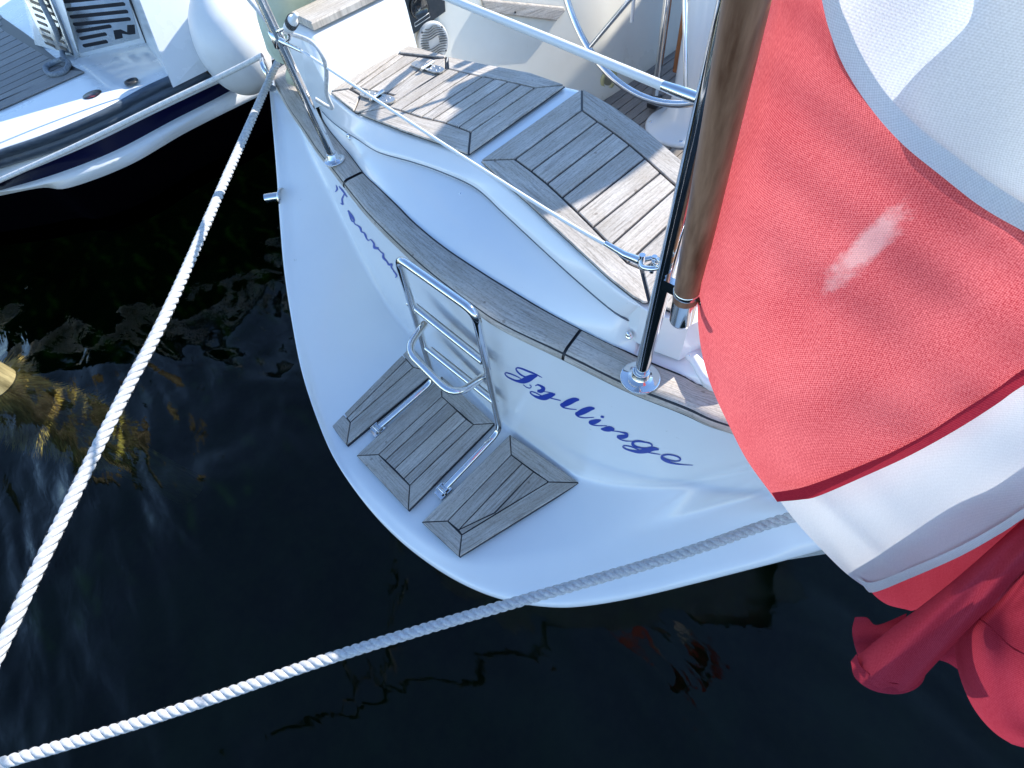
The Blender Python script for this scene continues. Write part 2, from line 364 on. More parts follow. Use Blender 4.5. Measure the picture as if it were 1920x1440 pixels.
# ---- aft deck, raised helm bench moulding
PAIR = [((596, 160), (600, 205), 1.06, 1.16), ((630, 189), (622, 228), 1.07, 1.16), ((665, 214), (648, 248), 1.085, 1.16), ((705, 232), (672, 263), 1.10, 1.16), ((754, 249), (711, 287), 1.105, 1.16), ((833, 276), (775, 306), 1.108, 1.16), ((890, 300), (830, 325), 1.11, 1.16), ((949, 350), (893, 355), 1.11, 1.16), ((992, 388), (945, 402), 1.11, 1.16), ((1035, 429), (988, 442), 1.11, 1.16), ((1090, 480), (1043, 493), 1.11, 1.16), ((1136, 523), (1092, 537), 1.105, 1.16), ((1184, 561), (1152, 587), 1.10, 1.16), ((1210, 576), (1188, 606), 1.085, 1.155), ((1244, 595), (1218, 618), 1.055, 1.075), ((1312, 645), (1285, 668), 1.05, 1.064), ((1400, 700), (1372, 728), 1.05, 1.064)]
SEAM = [at(b[0], b[1], z) for a, b, z, _ in PAIR]+[V(.06, .92, 1.05)]
SEAT = [at(a[0], a[1], z) for a, b, _, z in PAIR]+[V(.1, 1.02, 1.064)]
FRONT = zpts([(619, 172, 1.16), (700, 118, 1.16), (751, 83, 1.16), (795, 95, 1.16), (841, 107, 1.16), (900, 121, 1.16), (995, 140, 1.16), (1064, 161, 1.16), (1091, 169, 1.16), (1155, 206, 1.16), (1214, 249, 1.16), (1274, 301, 1.16), (1340, 362, 1.16)])+[V(-.30, .92, 1.12), V(-.22, 1.15, 1.07), V(.0, 1.3, 1.07)]
n3 = 160
_bc = resample([list(a)+list(b) for a, b in zip(SEAM, SEAT)], n3); B_, C_ = _bc[:, :3], _bc[:, 3:]
D_ = resample(FRONT, n3); _ci = resample(CAPI, 2000); A_ = []
_t = np.gradient(B_, axis=0)
for i in range(n3):
    tt = _t[i]/np.linalg.norm(_t[i]); A_.append(_ci[int(np.argmin(np.abs((_ci-B_[i])@tt)+.15*np.linalg.norm(_ci-B_[i], axis=1)))])
A_ = np.array(A_)
rows = []
dn = V(0, 0, 1)
for i in range(n3):
    a = A_[i]-V(0, 0, .006); s0 = B_[i]; c = C_[i]
    u = c-s0; u /= np.linalg.norm(u)
    a0 = a+(a-s0)/np.linalg.norm(a-s0)*.03
    rows.append(list(bend([a0, a, s0, s0+u*.004-V(0, 0, .006)], [.01, .002], 2)))
mb = MB(); grid(mb, np.array(rows), flip=True)
mb.build('aft_deck', GEL, boat)
rows = []
for i in range(n3):
    s0 = B_[i]; c = C_[i]; u = c-s0; L = np.linalg.norm(u); u /= L
    o = V(u[0], u[1], 0); o = -o/(np.linalg.norm(o)+1e-9)
    p0 = s0-V(0, 0, .02)+u*.004; p1 = s0+V(0, 0, .004)+o*.003; p2 = c+o*.006+V(0, 0, -.006); p3 = c-V(0, 0, .002); d0 = D_[i]-V(0, 0, .002); d1 = D_[i]-V(0, 0, .03); 
    r = list(bend([p0, p1, s0+V(0, 0, .012)+u*.006, p2, p3-o*.03], [.003, .01, .012], 4))
    rows.append(r+[c+(d0-c)*.5-V(0, 0, .002)]+list(bend([d0+(c-d0)*.05, d0, d1], .008, 3))+[V(D_[i][0], D_[i][1], .66)])
mb = MB(); grid(mb, np.array(rows), flip=True)
bench = mb.build('helm_bench', GEL, boat)
mb = MB(); tube(mb, [B_[i]+V(0, -.001, .0035) for i in range(3, int(np.argmin(np.linalg.norm(B_-at(1190, 606, 1.072), axis=1))))], .0019, 6); mb.build('lid_seam_shade', mat('seam_shade_grey', (.10, .12, .15), .6), boat)  # dark line drawn along the lid seam in place of its shade
# ---- teak lids on the bench: planks on a caulk bed
ZT = 1.16
def lid(name, outline, planks, parent, z=ZT, th=.007, gap=.0032, m=TEAK, label=None):
    mb = MB(); e = th
    prism(mb, [at(x, y, z+.004) for x, y in outline], th-.0045, mi=1, inset=.003)
    for pl in planks:
        g_ = None
        if isinstance(pl, tuple): pl, g_ = pl; g_ = at(*g_[1], z)-at(*g_[0], z)
        prism(mb, [at(x, y, z+.004) for x, y in pl], th, grain=g_, mi=0, inset=gap, bev=.0012)
    return mb.build(name, [m, CAULK], parent, label)
def strips(A, B, borders=None): return [([A[i], A[i+1], B[i+1], B[i]], (A[i], B[i])) for i in range(len(A)-1)]
# right lid
rA = [(966, 303), (996, 325), (1026, 349), (1054, 375), (1082, 402), (1111, 431), (1144, 465), (1176, 497)]
rB = [(1091, 211), (1120, 232), (1150, 253), (1180, 276), (1209, 301), (1238, 328), (1268, 355), (1299, 383)]
rOa = [(900, 305), (949, 350), (992, 388), (1035, 429), (1090, 480), (1136, 523), (1184, 561), (1206, 573), (1217, 572)]
rOf = [(1091, 169), (1155, 206), (1214, 249), (1274, 301), (1322, 345), (1345, 368)]
pl = strips(rA, rB)
pl += [([rOa[0], rA[0], rB[0], rOf[0]], (rA[0], rB[0])),
       ([rOa[0]]+rOa[1:]+[(1201, 508)]+[(1176, 497)]+rA[::-1][1:], ((992, 370), (1120, 480))),
       ([rOf[0]]+[(1155, 206), (1214, 249), (1274, 301), (1322, 345), (1345, 368)]+[(1325, 407), (1299, 383)]+rB[::-1][1:], ((1100, 190), (1260, 310))),
       ([(1176, 497), (1201, 510), (1240, 488), (1325, 409), (1299, 383)], ((1176, 497), (1299, 383))),
       ([(1217, 570), (1203, 512), (1240, 490), (1325, 411), (1400, 470), (1330, 560), (1262, 590)], ((1217, 570), (1345, 440)))]
lid('seat_lid', rOa+[(1262, 592), (1330, 562), (1402, 470), (1345, 368)]+rOf[::-1], pl, boat, label='starboard teak seat lid half in shadow')
mb = MB(); prism(mb, [at(x, y, 1.05) for x, y in [(1090, 480), (1136, 523), (1184, 561), (1206, 573), (1262, 592), (1330, 562), (1402, 470), (1345, 368), (1274, 301)]], .108, inset=.004, rnd=False)
_o = at(1090, 480, 1.16)-at(1090, 480, 1.05); mb.v = [tuple(np.array(q)+[_o[0], _o[1], 0]) for q in mb.v]; mb.build('lid_base', GEL, boat)
# left lid
lA = [(728, 205), (751, 211), (769, 217), (790, 224), (811, 229), (836, 235), (860, 243), (883, 252)]
lB = [(841, 133), (862, 138), (883, 143), (905, 148), (928, 152), (953, 157), (977, 163), (1003, 169)]
pl = strips(lA, lB)
pl += [([(879, 294), (883, 252), (1003, 169), (1061, 164)], ((883, 252), (1003, 169))),
       ([(673, 217), (728, 205)]+lA[1:]+[(879, 294), (833, 276), (754, 249)], ((700, 222), (833, 262))),
       ([(839, 109), (900, 122), (995, 140), (1061, 163), (1003, 169)]+lB[::-1][1:], ((850, 122), (990, 152))),
       ([(673, 217), (728, 205), (841, 133), (836, 134)], ((700, 207), (841, 130)))]
lid('seat_lid', [(673, 217), (754, 249), (833, 276), (879, 294), (1062, 164), (995, 140), (900, 122), (839, 109), (833, 137)], pl, boat, label='port teak seat lid in sunshine')
pl = [([(751, 84), (839, 108), (834, 112), (749, 103)], ((751, 94), (836, 108))), ([(749, 105), (760, 108), (674, 168), (659, 170)], ((749, 107), (660, 170))),
      ([(760, 108), (786, 111), (691, 173), (674, 169)], ((786, 111), (691, 173))), ([(786, 111), (815, 115), (726, 178), (692, 174)], ((815, 115), (718, 178))),
      ([(751, 84), (748, 106), (656, 170), (619, 176)], ((740, 95), (640, 172))), ([(619, 177), (656, 171), (678, 183), (665, 213)], ((630, 180), (670, 205))),
      ([(815, 115), (836, 113), (836, 132), (755, 186), (726, 179)], ((815, 115), (730, 178))), ([(678, 182), (665, 213), (671, 215), (755, 188), (725, 179), (691, 174), (674, 170), (659, 171)], ((674, 200), (750, 184)))]
lid('side_panel', [(619, 176), (665, 214), (671, 216), (835, 136), (840, 108), (751, 83)], pl, boat, label='sunlit teak end panel beside the port coaming')
# teak to starboard of the lids
pl = [([(1244, 596), (1312, 646), (1380, 692), (1450, 660), (1330, 572)], ((1250, 598), (1400, 690)))]
lid('side_panel', [(1244, 596), (1312, 646), (1380, 692), (1450, 660), (1330, 572)], pl, boat, z=1.064, label='sunlit teak end panel behind the flagstaff')
# stainless hinges
def leaf(mb, c, ax, l, w_, h=.004):
    x, y, z = ax; n = 14; o = []
    for k in range(n):
        a = 2*math.pi*k/n; o.append(c+x*(l*math.copysign(abs(math.cos(a))**.9, math.cos(a)))+y*(w_*math.copysign(abs(math.sin(a))**.6, math.sin(a))))
    prism(mb, o, h, up=z, rnd=False)
for k, (q, r_) in enumerate((((708, 183), (660, 160)), ((802, 127), (760, 110)))):
    h = MB(); c = at(*q, 1.174); x = at(q[0]+28, q[1]+8, 1.174)-c; x /= np.linalg.norm(x); y = np.cross(V(0, 0, 1), x); ax = (x, y, V(0, 0, 1))
    leaf(h, c-x*.028, ax, .042, .019); leaf(h, c+x*.028, ax, .042, .019)
    tube(h, [c-y*.028+V(0, 0, .006), c+y*.028+V(0, 0, .006)], .0065, 10)
    for sx in (-.045, -.02, .02, .045):
        for sy in (-.008, .008): lathe(h, [(.0, .0052), (.0032, .0050), (.0036, .004)], c+x*sx+y*sy, (0, 0, 1), 8)
    h.build('hinge', DULL, boat)
# deck screws
for q in ((668, 218, 1.10), (655, 256, 1.085), (867, 367, 1.085), (1180, 628, 1.068), (1295, 668, 1.05)):
    s_ = MB(); p = at(*q); lathe(s_, [(0, .012), (.004, .0115), (.0065, .008), (.0068, 0), (.0085, .0), (.0085, -.004)], p, (0, -.35, 1), 14); s_.build('screw', STEEL, boat)
# ---- cockpit: sole, footwell walls, benches, coamings
mb = MB()
sz = .68
ys = [1.0, 3.2]; x0, x1 = -1.42, -.40; k = 0; pw = .052
xx = x0
mb2 = MB(); prism(mb2, [V(x0, .9, sz-.01), V(x1, .9, sz-.01), V(x1, 3.2, sz-.01), V(x0, 3.2, sz-.01)], .006, rnd=False); mb2.build('sole_caulking', CAULK, boat)
while xx < x1:
    prism(mb, [V(xx, .9, sz-.004), V(min(xx+pw, x1), .9, sz-.004), V(min(xx+pw, x1), 3.2, sz-.004), V(xx, 3.2, sz-.004)], .006, grain=V(0, 1, 0), inset=.0022, bev=.001); xx += pw
mb.build('cockpit_sole', TEAKD, boat)
def wallpts(s):
    P = [(-1.66, .95), (-1.615, 1.04), (-1.36, 1.93), (-1.345, 3.2)]
    return [V(q[0] if s < 0 else 2*CX-q[0], q[1], 0) for q in P]
for s in (-1, 1):
    w0 = bend(wallpts(s), [.05, .10], 8)
    rr = []
    for q in w0:
        f = min(1, max(0, (q[1]-1.04)/.9))
        out = V(s, 0, 0)
        topz = 1.37-.06*f if s < 0 else 1.2
        rr.append(list(bend([V(q[0], q[1], sz-.02), V(q[0], q[1], sz+.02), V(q[0]+s*.17, q[1], topz), V(q[0]+s*.37, q[1], topz+.01)], [.02, .05], 5)))
    mb = MB(); grid(mb, np.array(rr), flip=(s > 0)); mb.build('footwell_wall', CREAM, boat)
# port seat-back coaming: broad rounded face from the seat up to a teak capping
for s in (-1, 1):
    rr = []
    X = lambda x: x if s < 0 else 2*CX-x
    h = 0 if s < 0 else .12
    y0_ = 0 if s < 0 else .45
    for y in [.722, .724, .728, .736, .748, .765]+list(np.linspace(.79, 1.10, 10)):
        k = max(0, 1-(y-.722)/.03)**2; y += y0_
        rr.append(list(bend([V(X(-1.575), y-.01*(1-k), 1.14), V(X(-1.592), y, 1.17), V(X(-1.645-.012*k), y+.035*(1-h*3), 1.30-.012*k-h), V(X(-1.83+.02*k), y+.04, 1.30-.012*k-h), V(X(-1.87+.01*k), y+.02, 1.03)], [.02, .045, .05], 7)))
    mb = MB(); grid(mb, np.array(rr), flip=(s > 0))
    mb.add(rr[0], [list(range(len(rr[0])))], smooth=False)
    mb.build('coaming', GEL, boat)
    rr = []
    for y in np.linspace(1.08+y0_, 3.2, 20):
        rr.append([V(X(-1.66), y+.035, 1.302-h), V(X(-1.83), y+.04, 1.302-h), V(X(-1.87), y+.02, 1.03)])
    mb = MB(); grid(mb, np.array(rr), flip=(s > 0)); mb.build('coaming', GEL, boat)
    c = [V(X(-1.652), .785+y0_, 1.3035-h), V(X(-1.655), 3.1, 1.3035-h), V(X(-1.80), 3.1, 1.3035-h), V(X(-1.80), .80+y0_, 1.3035-h)]
    mb = MB(); prism(mb, c, .02, grain=V(0, 1, 0), bev=.004); mb.build('coaming_capping', TEAK, boat)
mb = MB()
for s in (-1, 1):
    X = lambda x: x if s < 0 else 2*CX-x
    t = tops[s]; rr = []
    for q in t: rr.append([q+V(0, 0, .0), V(CX+(q[0]-CX)*.62, q[1], q[2]+.02)])
    grid(mb, np.array(rr), flip=(s < 0))
mb.build('side_deck', GEL, boat)
mb = MB()
rr = []
for y, wd, h in ((3.2, 1.0, 1.55), (3.25, 1.0, 1.62), (4.5, .98, 1.66), (6.2, .8, 1.62), (7.3, .5, 1.4)):
    rr.append(list(bend([V(CX-wd, y, 1.08), V(CX-wd*.9, y, h-.05), V(CX, y, h), V(CX+wd*.9, y, h-.05), V(CX+wd, y, 1.08)], [.1, .5, .1], 5)))
grid(mb, np.array(rr), flip=True)
mb.add([V(CX-1.0, 3.2, .66), V(CX+1.0, 3.2, .66), V(CX+1.0, 3.2, 1.1), V(CX+.9, 3.2, 1.5), V(CX, 3.2, 1.55), V(CX-.9, 3.2, 1.5), V(CX-1.0, 3.2, 1.1)], [list(range(7))], smooth=False)
mb.build('coachroof', GEL, boat)
# mast ahead of the frame; unseen boom and cover added to shade seats
mb = MB(); tube(mb, [V(CX, 6.6, 1.6), V(CX, 6.6, 12)], .075, 20); mb.build('mast', mat('mast_alloy', (.7, .71, .72), .4, .9), boat)
mb = MB(); tube(mb, [V(-.40, 2.5, 2.10), V(CX, 6.5, 2.22)], .06, 16)
boom = mb.build('boom', mat('boom_alloy', (.68, .7, .71), .4, .9), boat)
mb = MB(); rr = []
for k, y in enumerate(np.linspace(2.38, 6.4, 30)):
    a = np.linspace(0, 2*math.pi, 20, endpoint=False); sc = min(1, .45+k*.28); wv = 1+.05*math.sin(k*2.1)
    rr.append([V(-.40+(CX+.40)*k/29+math.cos(t)*.29*sc*wv, y, 2.32+math.sin(t)*(.17+.1*k/29)*sc*wv) for t in a])
grid(mb, np.array(rr), closed=True, flip=True); mb.add(rr[0], [list(range(20))]); mb.build('shade_sail_cover', mat('shade_cover_cloth', (.05, .07, .16), .85), boom)
# ---- speaker, instrument panel, vent, teak handhold on the footwell wall
WP, WN = V(-1.615+.003, 1.04, 0), np.cross(V(.255, .89, 0), V(0, 0, 1)); WN /= np.linalg.norm(WN)
if WN[0] < 0: WN = -WN
WN3 = WN+V(0, 0, .03); WN3 /= np.linalg.norm(WN3)
wu = V(.255, .89, 0); wu /= np.linalg.norm(wu)
wbv = BVHTree.FromPolygons([Vector(bpy.data.objects['footwell_wall'].matrix_basis.translation)+v.co+boat.location for v in bpy.data.objects['footwell_wall'].data.vertices], [list(p.vertices) for p in bpy.data.objects['footwell_wall'].data.polygons])
def onwall(x, y, off=.003):
    h = wbv.ray_cast(Vector(EYE.tolist()), Vector(ray(x, y).tolist()))
    if h[0] is None: return on(x, y, WP, WN)+WN*off
    return V(*h[0])+WN*off
GREYP = mat('grey_plastic', (.62, .62, .6), .5)
sp = MB(); c = onwall(811, 77)
lathe(sp, [(0, .004), (.040, .006), (.055, .011), (.060, .009), (.063, 0)], c, WN, 40); spk = sp.build('speaker', GREYP, boat)
sl = MB()
for k in range(-6, 7):
    hw = math.sqrt(max(0, .053**2-(k*.0077)**2)); up = np.cross(WN, wu)
    pts = [c+WN*(.009+.004*(1-abs(t)))+wu*(t*hw)+up*(k*.0077+.003*math.sin(t*4)) for t in np.linspace(-1, 1, 15)]
    if k not in (-1, 0, 1): tube(sl, pts, .0016, 6)
    else:
        tube(sl, pts[:5], .0022, 6); tube(sl, pts[10:], .0022, 6)
sl.build('grille_slot', mat('speaker_slot', (.16, .16, .15), .6), spk)
for a in (.7, 2.3, 3.9, 5.5):
    sm_ = MB(); lathe(sm_, [(0, .002), (.003, .0015), (.0035, 0)], c+WN*.011+(wu*math.cos(a)+np.cross(WN, wu)*math.sin(a))*.056, WN, 8); sm_.build('screw', BLACK, spk)
ip = MB(); q = [onwall(x, y, .002) for x, y in ((752, 8), (768, 66), (833, 20), (829, -40), (748, -30))]; prism(ip, q, .012, up=WN, bev=.003); pan = ip.build('instrument_panel', BLACK, boat)
ip = MB(); c2 = onwall(783, 12, .014); lathe(ip, [(.036, 0), (.036, .006), (.031, .008), (.029, .004), (0, .003)], c2, WN, 32); ip.build('dial', mat('dial_glass', (.015, .02, .025), .08, Coat_Weight=1), pan)
ip = MB(); cc = [onwall(x, y, .0155) for x, y in ((775, 48), (803, 29), (801, 22), (774, 41), (775, 48))]; tube(ip, cc, .0012, 6); ip.build('display_frame', GREYP, pan)
ip = MB(); cc = [onwall(x, y, .0155) for x, y in ((776, 8), (782, 18), (789, 5))]; tube(ip, cc, .0015, 6); ip.build('dial_mark', GREYP, pan)
vt = MB(); c3 = onwall(1140, 149, .002); lathe(vt, [(.048, 0), (.046, .006), (.030, .007), (.028, .003), (0, .003)], c3, WN, 32); vn = vt.build('vent', mat('yellowed_plastic', (.62, .56, .28), .5), boat)
vt = MB(); lathe(vt, [(.027, .004), (.02, .0055), (0, .006)], c3, WN, 24); vt.build('vent_grid', mat('vent_mesh', (.28, .26, .17), .7), vn)
th_ = MB(); q = [onwall(x, y, .002) for x, y in ((902, 2), (905, 13), (915, 22), (1040, 37), (1056, 19), (1054, 12), (900, -3))]; prism(th_, q, .014, up=WN, grain=wu, bev=.003); th = th_.build('teak_handhold', TEAK, boat)
th_ = MB(); lathe(th_, [(0, .016), (.004, .0155), (.0045, .014)], onwall(962, 21, .002), WN, 12); th_.build('screw_hole', CAULK, th)
nb = MB(); q = [onwall(x, y, .004) for x, y in ((722, -12), (733, 18), (738, 24), (775, -3), (770, -30))]; prism(nb, q, .003, up=WN); nb.build('notice', mat('pale_yellow_paper', (.72, .68, .42), .6), boat)
# forward part of bench seen past the wheel: hatch seam on the starboard-facing wall
hs = MB(); tube(hs, [V(-1.343, 2.05, .95), V(-1.343, 2.05, 1.3)], .008, 8); hs.build('locker_edge', GEL, boat)
# ---- steering pedestal, wheel, table
pd = at(1268, 250, .68)
P0 = V(CX-.02, pd[1]+.06, .68)
mb = MB(); lathe(mb, [(.0, .0), (.165, .0), (.165, .012), (.155, .018), (.115, .03), (.085, .07), (.072, .13), (.069, .14), (.070, .143), (.072, .6), (.082, .95), (.09, 1.1), (0, 1.12)], P0, (0, 0, 1), 48)
ped = mb.build('steering_pedestal', GEL, boat)
for a in (-2.6, -1.15, .4, 1.9):
    s_ = MB(); lathe(s_, [(0, .004), (.005, .004), (.009, .0035), (.011, 0)], P0+V(math.cos(a)*.14, math.sin(a)*.14, .0185), (0, 0, 1), 14); s_.build('bolt', STEEL, ped)
WC = V(-.935, 1.60, 1.36); WR = .436; wt = .0
mb = MB(); a = np.linspace(0, 2*math.pi, 97)
tube(mb, [WC+V(math.cos(t)*WR, 0, math.sin(t)*WR) for t in a], .0125, 12, caps=False); whl = mb.build('steering_wheel', STEEL, boat)
for t in (3.98, 5.03, 6.1, .9, 1.95, 2.95):
    mb = MB(); tube(mb, [WC+V(0, .06, 0), WC+V(math.cos(t)*WR, 0, math.sin(t)*WR)], [.009, .0075], 8, N_=8); mb.build('spoke', STEEL, whl)
mb = MB(); lathe(mb, [(0, -.03), (.04, -.03), (.045, .02), (.03, .12), (0, .12)], WC+V(0, .03, 0), (0, 1, 0), 24); mb.build('wheel_hub', STEEL, whl)
gb = at(1226, 198, .70)
mb = MB(); tube(mb, [gb, V(gb[0]-.0, gb[1]+.0, 1.75)], .0155, 14); gd = mb.build('pedestal_guard', STEEL, boat)
mb = MB(); box(mb, gb+V(0, 0, .02), (.05, .05, .05)); bevel(mb.build('guard_foot', BLACK, gd), .008)
VARN = vary(mat('varnished_wood', (.28, .09, .03), .25, Coat_Weight=.6), 6, (.20, .06, .018), (.36, .14, .05), mapscale=(6, 6, .8))
mb = MB(); tb = at(1255, 150, .82); box(mb, V(-1.06, 2.12, 1.33), (.028, .30, .98)); bevel(mb.build('cockpit_table', VARN, boat, 'folded varnished table leaf ahead of the pedestal'), .006)
# ---- pushpit stanchions, upper rail, lifelines
def flange(mb, p, r=.034):
    lathe(mb, [(r*.9, 0), (r, .0006), (r, .0040), (r*.985, .0050), (r*.93, .0056), (r*.91, .0057), (.0245, .0062), (.0238, .0066), (.0185, .010), (.0178, .0105), (.0172, .026), (.0165, .027), (.014, .0272)], p, (0, 0, 1), 32)
ST1 = at(628, 302, 1.033); ST2 = at(1200, 709, 1.033)
RS = .0137
_q = on(1292, 335, ST2, np.cross(ST1-ST2, V(0, 0, 1))); S2D = (_q-ST2)/(_q-ST2)[2]
mb = MB(); flange(mb, ST1); tube(mb, [ST1, ST1+V(-.01, .0, .55)], RS, 20); st1 = mb.build('stanchion', STEEL, boat, 'stanchion near the port corner')
mb = MB(); flange(mb, ST2, .040); tube(mb, [ST2, ST2+S2D*.74], RS*1.02, 20); st2 = mb.build('stanchion', STEEL, boat, 'stanchion beside the flagstaff')
PTL = V(-2.12, .86, 1.03)
mb = MB(); flange(mb, V(-2.10, .90, 1.06)); tube(mb, [V(-2.10, .90, 1.06), V(-2.10, .90, 1.6)], RS, 16); mb.build('stanchion', STEEL, boat, 'stanchion outboard of the green bag')
mb = MB(); tube(mb, bend([ST1+V(-.01, 0, .55), ST1+V(-.02, .0, .60), V(-2.10, .90, 1.61), V(-2.35, 2.6, 1.66)], .06), RS, 14); mb.build('pushpit_rail', STEEL, boat)
mb = MB(); tube(mb, bend([V(.45, 1.7, 1.05), V(.45, 1.7, 1.62), V(.62, 2.8, 1.66), V(.62, 4.2, 1.2)], .1), RS, 14); mb.build('pushpit_rail', STEEL, boat)
WIRE = mat('white_coated_wire', (.8, .81, .8), .35)
pl_n = np.cross(ST1-ST2, V(0, 0, 1))
def lp(x, y): return on(x, y, ST1, pl_n)
a_, b_ = lp(560, 92), lp(1168, 476)
mb = MB(); pts = [a_*(1-t)+b_*t+V(0, 0, -.025*4*t*(1-t)) for t in np.linspace(0, 1, 40)]
d_ = lp(890, 308); mid = a_*.45+b_*.55
tube(mb, resample([a_, lp(720, 197), lp(890, 308), lp(1060, 415), b_], 60), .0034, 8); lw = mb.build('lifeline', WIRE, boat, 'lower coated lifeline across the stern gate')
mb = MB(); tube(mb, [lp(526, 76), lp(566, 96)], [.008, .0055, .0045], 10, N_=6); mb.build('terminal', STEEL, lw)
mb = MB(); tube(mb, [lp(1135, 456), lp(1172, 478), lp(1200, 489)], [.0042, .006, .007], 10)
mb.build('terminal', STEEL, lw)
sh = MB(); e0 = lp(1203, 489); e1 = lp(1240, 500)
for k in (-1, 1):
    n_ = pl_n/np.linalg.norm(pl_n)*.009*k
    tube(sh, resample([e0+n_*.3, e0*.7+e1*.3+n_*1.4, e0*.3+e1*.7+n_*1.2, e1+n_*.2], 14), .0042, 8)
tube(sh, [e0*.4+e1*.6-V(0, 0, .016), e0*.4+e1*.6+V(0, 0, .016)], .004, 8)
tube(sh, [e0-V(0, 0, .010), e0+V(0, 0, .012)], .005, 8)
tube(sh, resample([e1+V(-.012, 0, -.004), e1+V(-.004, .012, -.014), e1+V(.008, .004, -.004), e1+V(0, -.008, .006), e1+V(-.012, 0, -.004)], 20), .0026, 6)
sh.build('shackle', STEEL, lw)
mb = MB(); u0, u1 = lp(600, -105), lp(1243, 161)
tube(mb, resample([u0, lp(850, 0), lp(1040, 77), u1], 40), .0052, 8); uw = mb.build('lifeline', WIRE, boat, 'upper coated lifeline beside the wheel')
mb = MB(); tube(mb, [u1, lp(1330, 193)], [.0052, .0062, .0062, .0045], 10, N_=10); mb.build('terminal', STEEL, uw)
pin = MB(); p_ = lp(528, 70)
lathe(pin, [(0, -.034), (.008, -.034), (.0125, -.028), (.0125, -.006), (.0115, -.002), (.0115, .032), (.006, .036), (.005, .07), (0, .07)], lp(545, 46), lp(556, 26)-lp(545, 46), 16)
pin.build('snap_hook', WIRE, st1)
pin = MB()
for h_ in (.0, .008, .016, .024): lathe(pin, [(.0125, h_-.0016), (.0138, h_-.0012), (.0138, h_+.0012), (.0125, h_+.0016)], lp(545, 46)+(lp(556, 26)-lp(545, 46))/np.linalg.norm(lp(556, 26)-lp(545, 46))*.004, lp(556, 26)-lp(545, 46), 18)
pin.build('hook_spring', BLACK, st1)
pin = MB(); tube(pin, bend([lp(520, 60), lp(538, 52), lp(545, 70), lp(530, 86), lp(520, 72)], .01, 4), .004, 8); lathe(pin, [(.0145, -.02), (.018, -.018), (.018, .018), (.0145, .02)], lp(521, 72), (0, 0, 1), 20); pin.build('wire_clamp', STEEL, st1)
# ---- ladder
lad = empty('swim_ladder', tuple(at(770, 860, .42)-V(*boat.location)), '', 'x'); del lad['label']; del lad['category']; lad.parent = boat
la0, la1 = at(712, 800, .423), at(835, 914, .423); lb0, lb1 = at(814, 712, .425), at(938, 806, .425)
lt0 = on(745, 482, lb0+V(0, -.012, 0), (0, 1, .0)); lt1 = on(891, 585, lb1+V(0, -.012, 0), (0, 1, .0))
RL = .0108
mb = MB(); tube(mb, bend([la0, lb0, lt0, lt1, lb1, la1], [.05, .035, .035, .05], 9), RL, 14); mb.build('ladder_rail', STEEL, lad)
def lr(x, y): return on(x, y, lb0*.5+lb1*.5+V(0, -.006, 0), (0, 1, 0))
for p, q in (((767, 568), (905, 678)), ((797, 650), (925, 752))):
    mb = MB(); tube(mb, [lr(*p), lr(*q)], RL*.95, 12); mb.build('rung', STEEL, lad)
    mb = MB(); A0, A1 = lr(*p)+V(.01, .018, -.01), lr(*q)+V(-.01, .018, -.01); prism(mb, [A0, A1, A1+V(0, .006, -.035), A0+V(0, .006, -.035)], .006, up=(0, -1, 0)); mb.build('tread', TEAK, lad)
s0, s1 = lr(797, 606), lr(908, 705)
so0 = s0+V(0, -.14, -.02); so1 = s1+V(0, -.14, -.02)
k0 = on(760, 655, s0+V(0, -.10, 0), (0, 1, 0)); k1 = on(851, 745, s0+V(0, -.12, 0), (0, 1, 0)); 
mb = MB(); tube(mb, bend([s0, k0, k1, s1], [.06, .06], 9), RL, 12); mb.build('step_loop', STEEL, lad)
for q in (la0, la1):
    mb = MB(); box(mb, q+V(0, -.012, -.012), (.036, .05, .012)); 
    for k in (-1, 1): box(mb, q+V(k*.014, -.012, .0), (.004, .03, .026))
    tube(mb, [q+V(-.019, -.014, .002), q+V(.019, -.014, .002)], .0055, 10); bevel(mb.build('ladder_hinge', STEEL, lad), .0015)
# ---- platform pads
ZP = .402
def zp(q): return (580+q[0]/3.1308, 600+q[1]/3.1304)
def pad(outline, inner, planks, lbl):
    out = [zp(q) for q in outline]; inn = [zp(q) for q in inner]
    mb = MB(); z = ZP
    o3 = [at(x, y, z) for x, y in out]
    prism(mb, o3, .012, mi=1, inset=.001)
    n = len(out)
    for i in range(n):
        a, b = out[i], out[(i+1) % n]; c, d = inn[(i+1) % n], inn[i]
        prism(mb, [at(*t, z) for t in (a, b, c, d)], .016, grain=at(*b, z)-at(*a, z), inset=.0019, bev=.0016)
    for pl in planks:
        q = [at(*zp(t), z) for t in pl]
        prism(mb, q, .016, grain=q[1]-q[0], inset=.0019, bev=.001)
    return mb.build('teak_pad', [TEAK, CAULK], boat, lbl)
pad([(490, 28), (740, 322), (228, 748), (62, 535)], [(490, 150), (617, 290), (250, 612), (176, 522)],
    [[(176, 522), (490, 150), (535, 198), (212, 560)], [(212, 560), (535, 198), (576, 245), (231, 588)], [(231, 588), (576, 245), (617, 290), (250, 612)]], 'left teak pad with a tapered plank')
pad([(783, 340), (1092, 618), (588, 1130), (284, 806)], [(783, 462), (968, 625), (597, 980), (415, 800)],
    [[(415, 800), (783, 462), (820, 495), (455, 835)], [(455, 835), (820, 495), (872, 545), (508, 885)], [(508, 885), (872, 545), (925, 595), (562, 942)], [(562, 942), (925, 595), (968, 625), (597, 980)]], 'middle teak pad between the ladder rails')
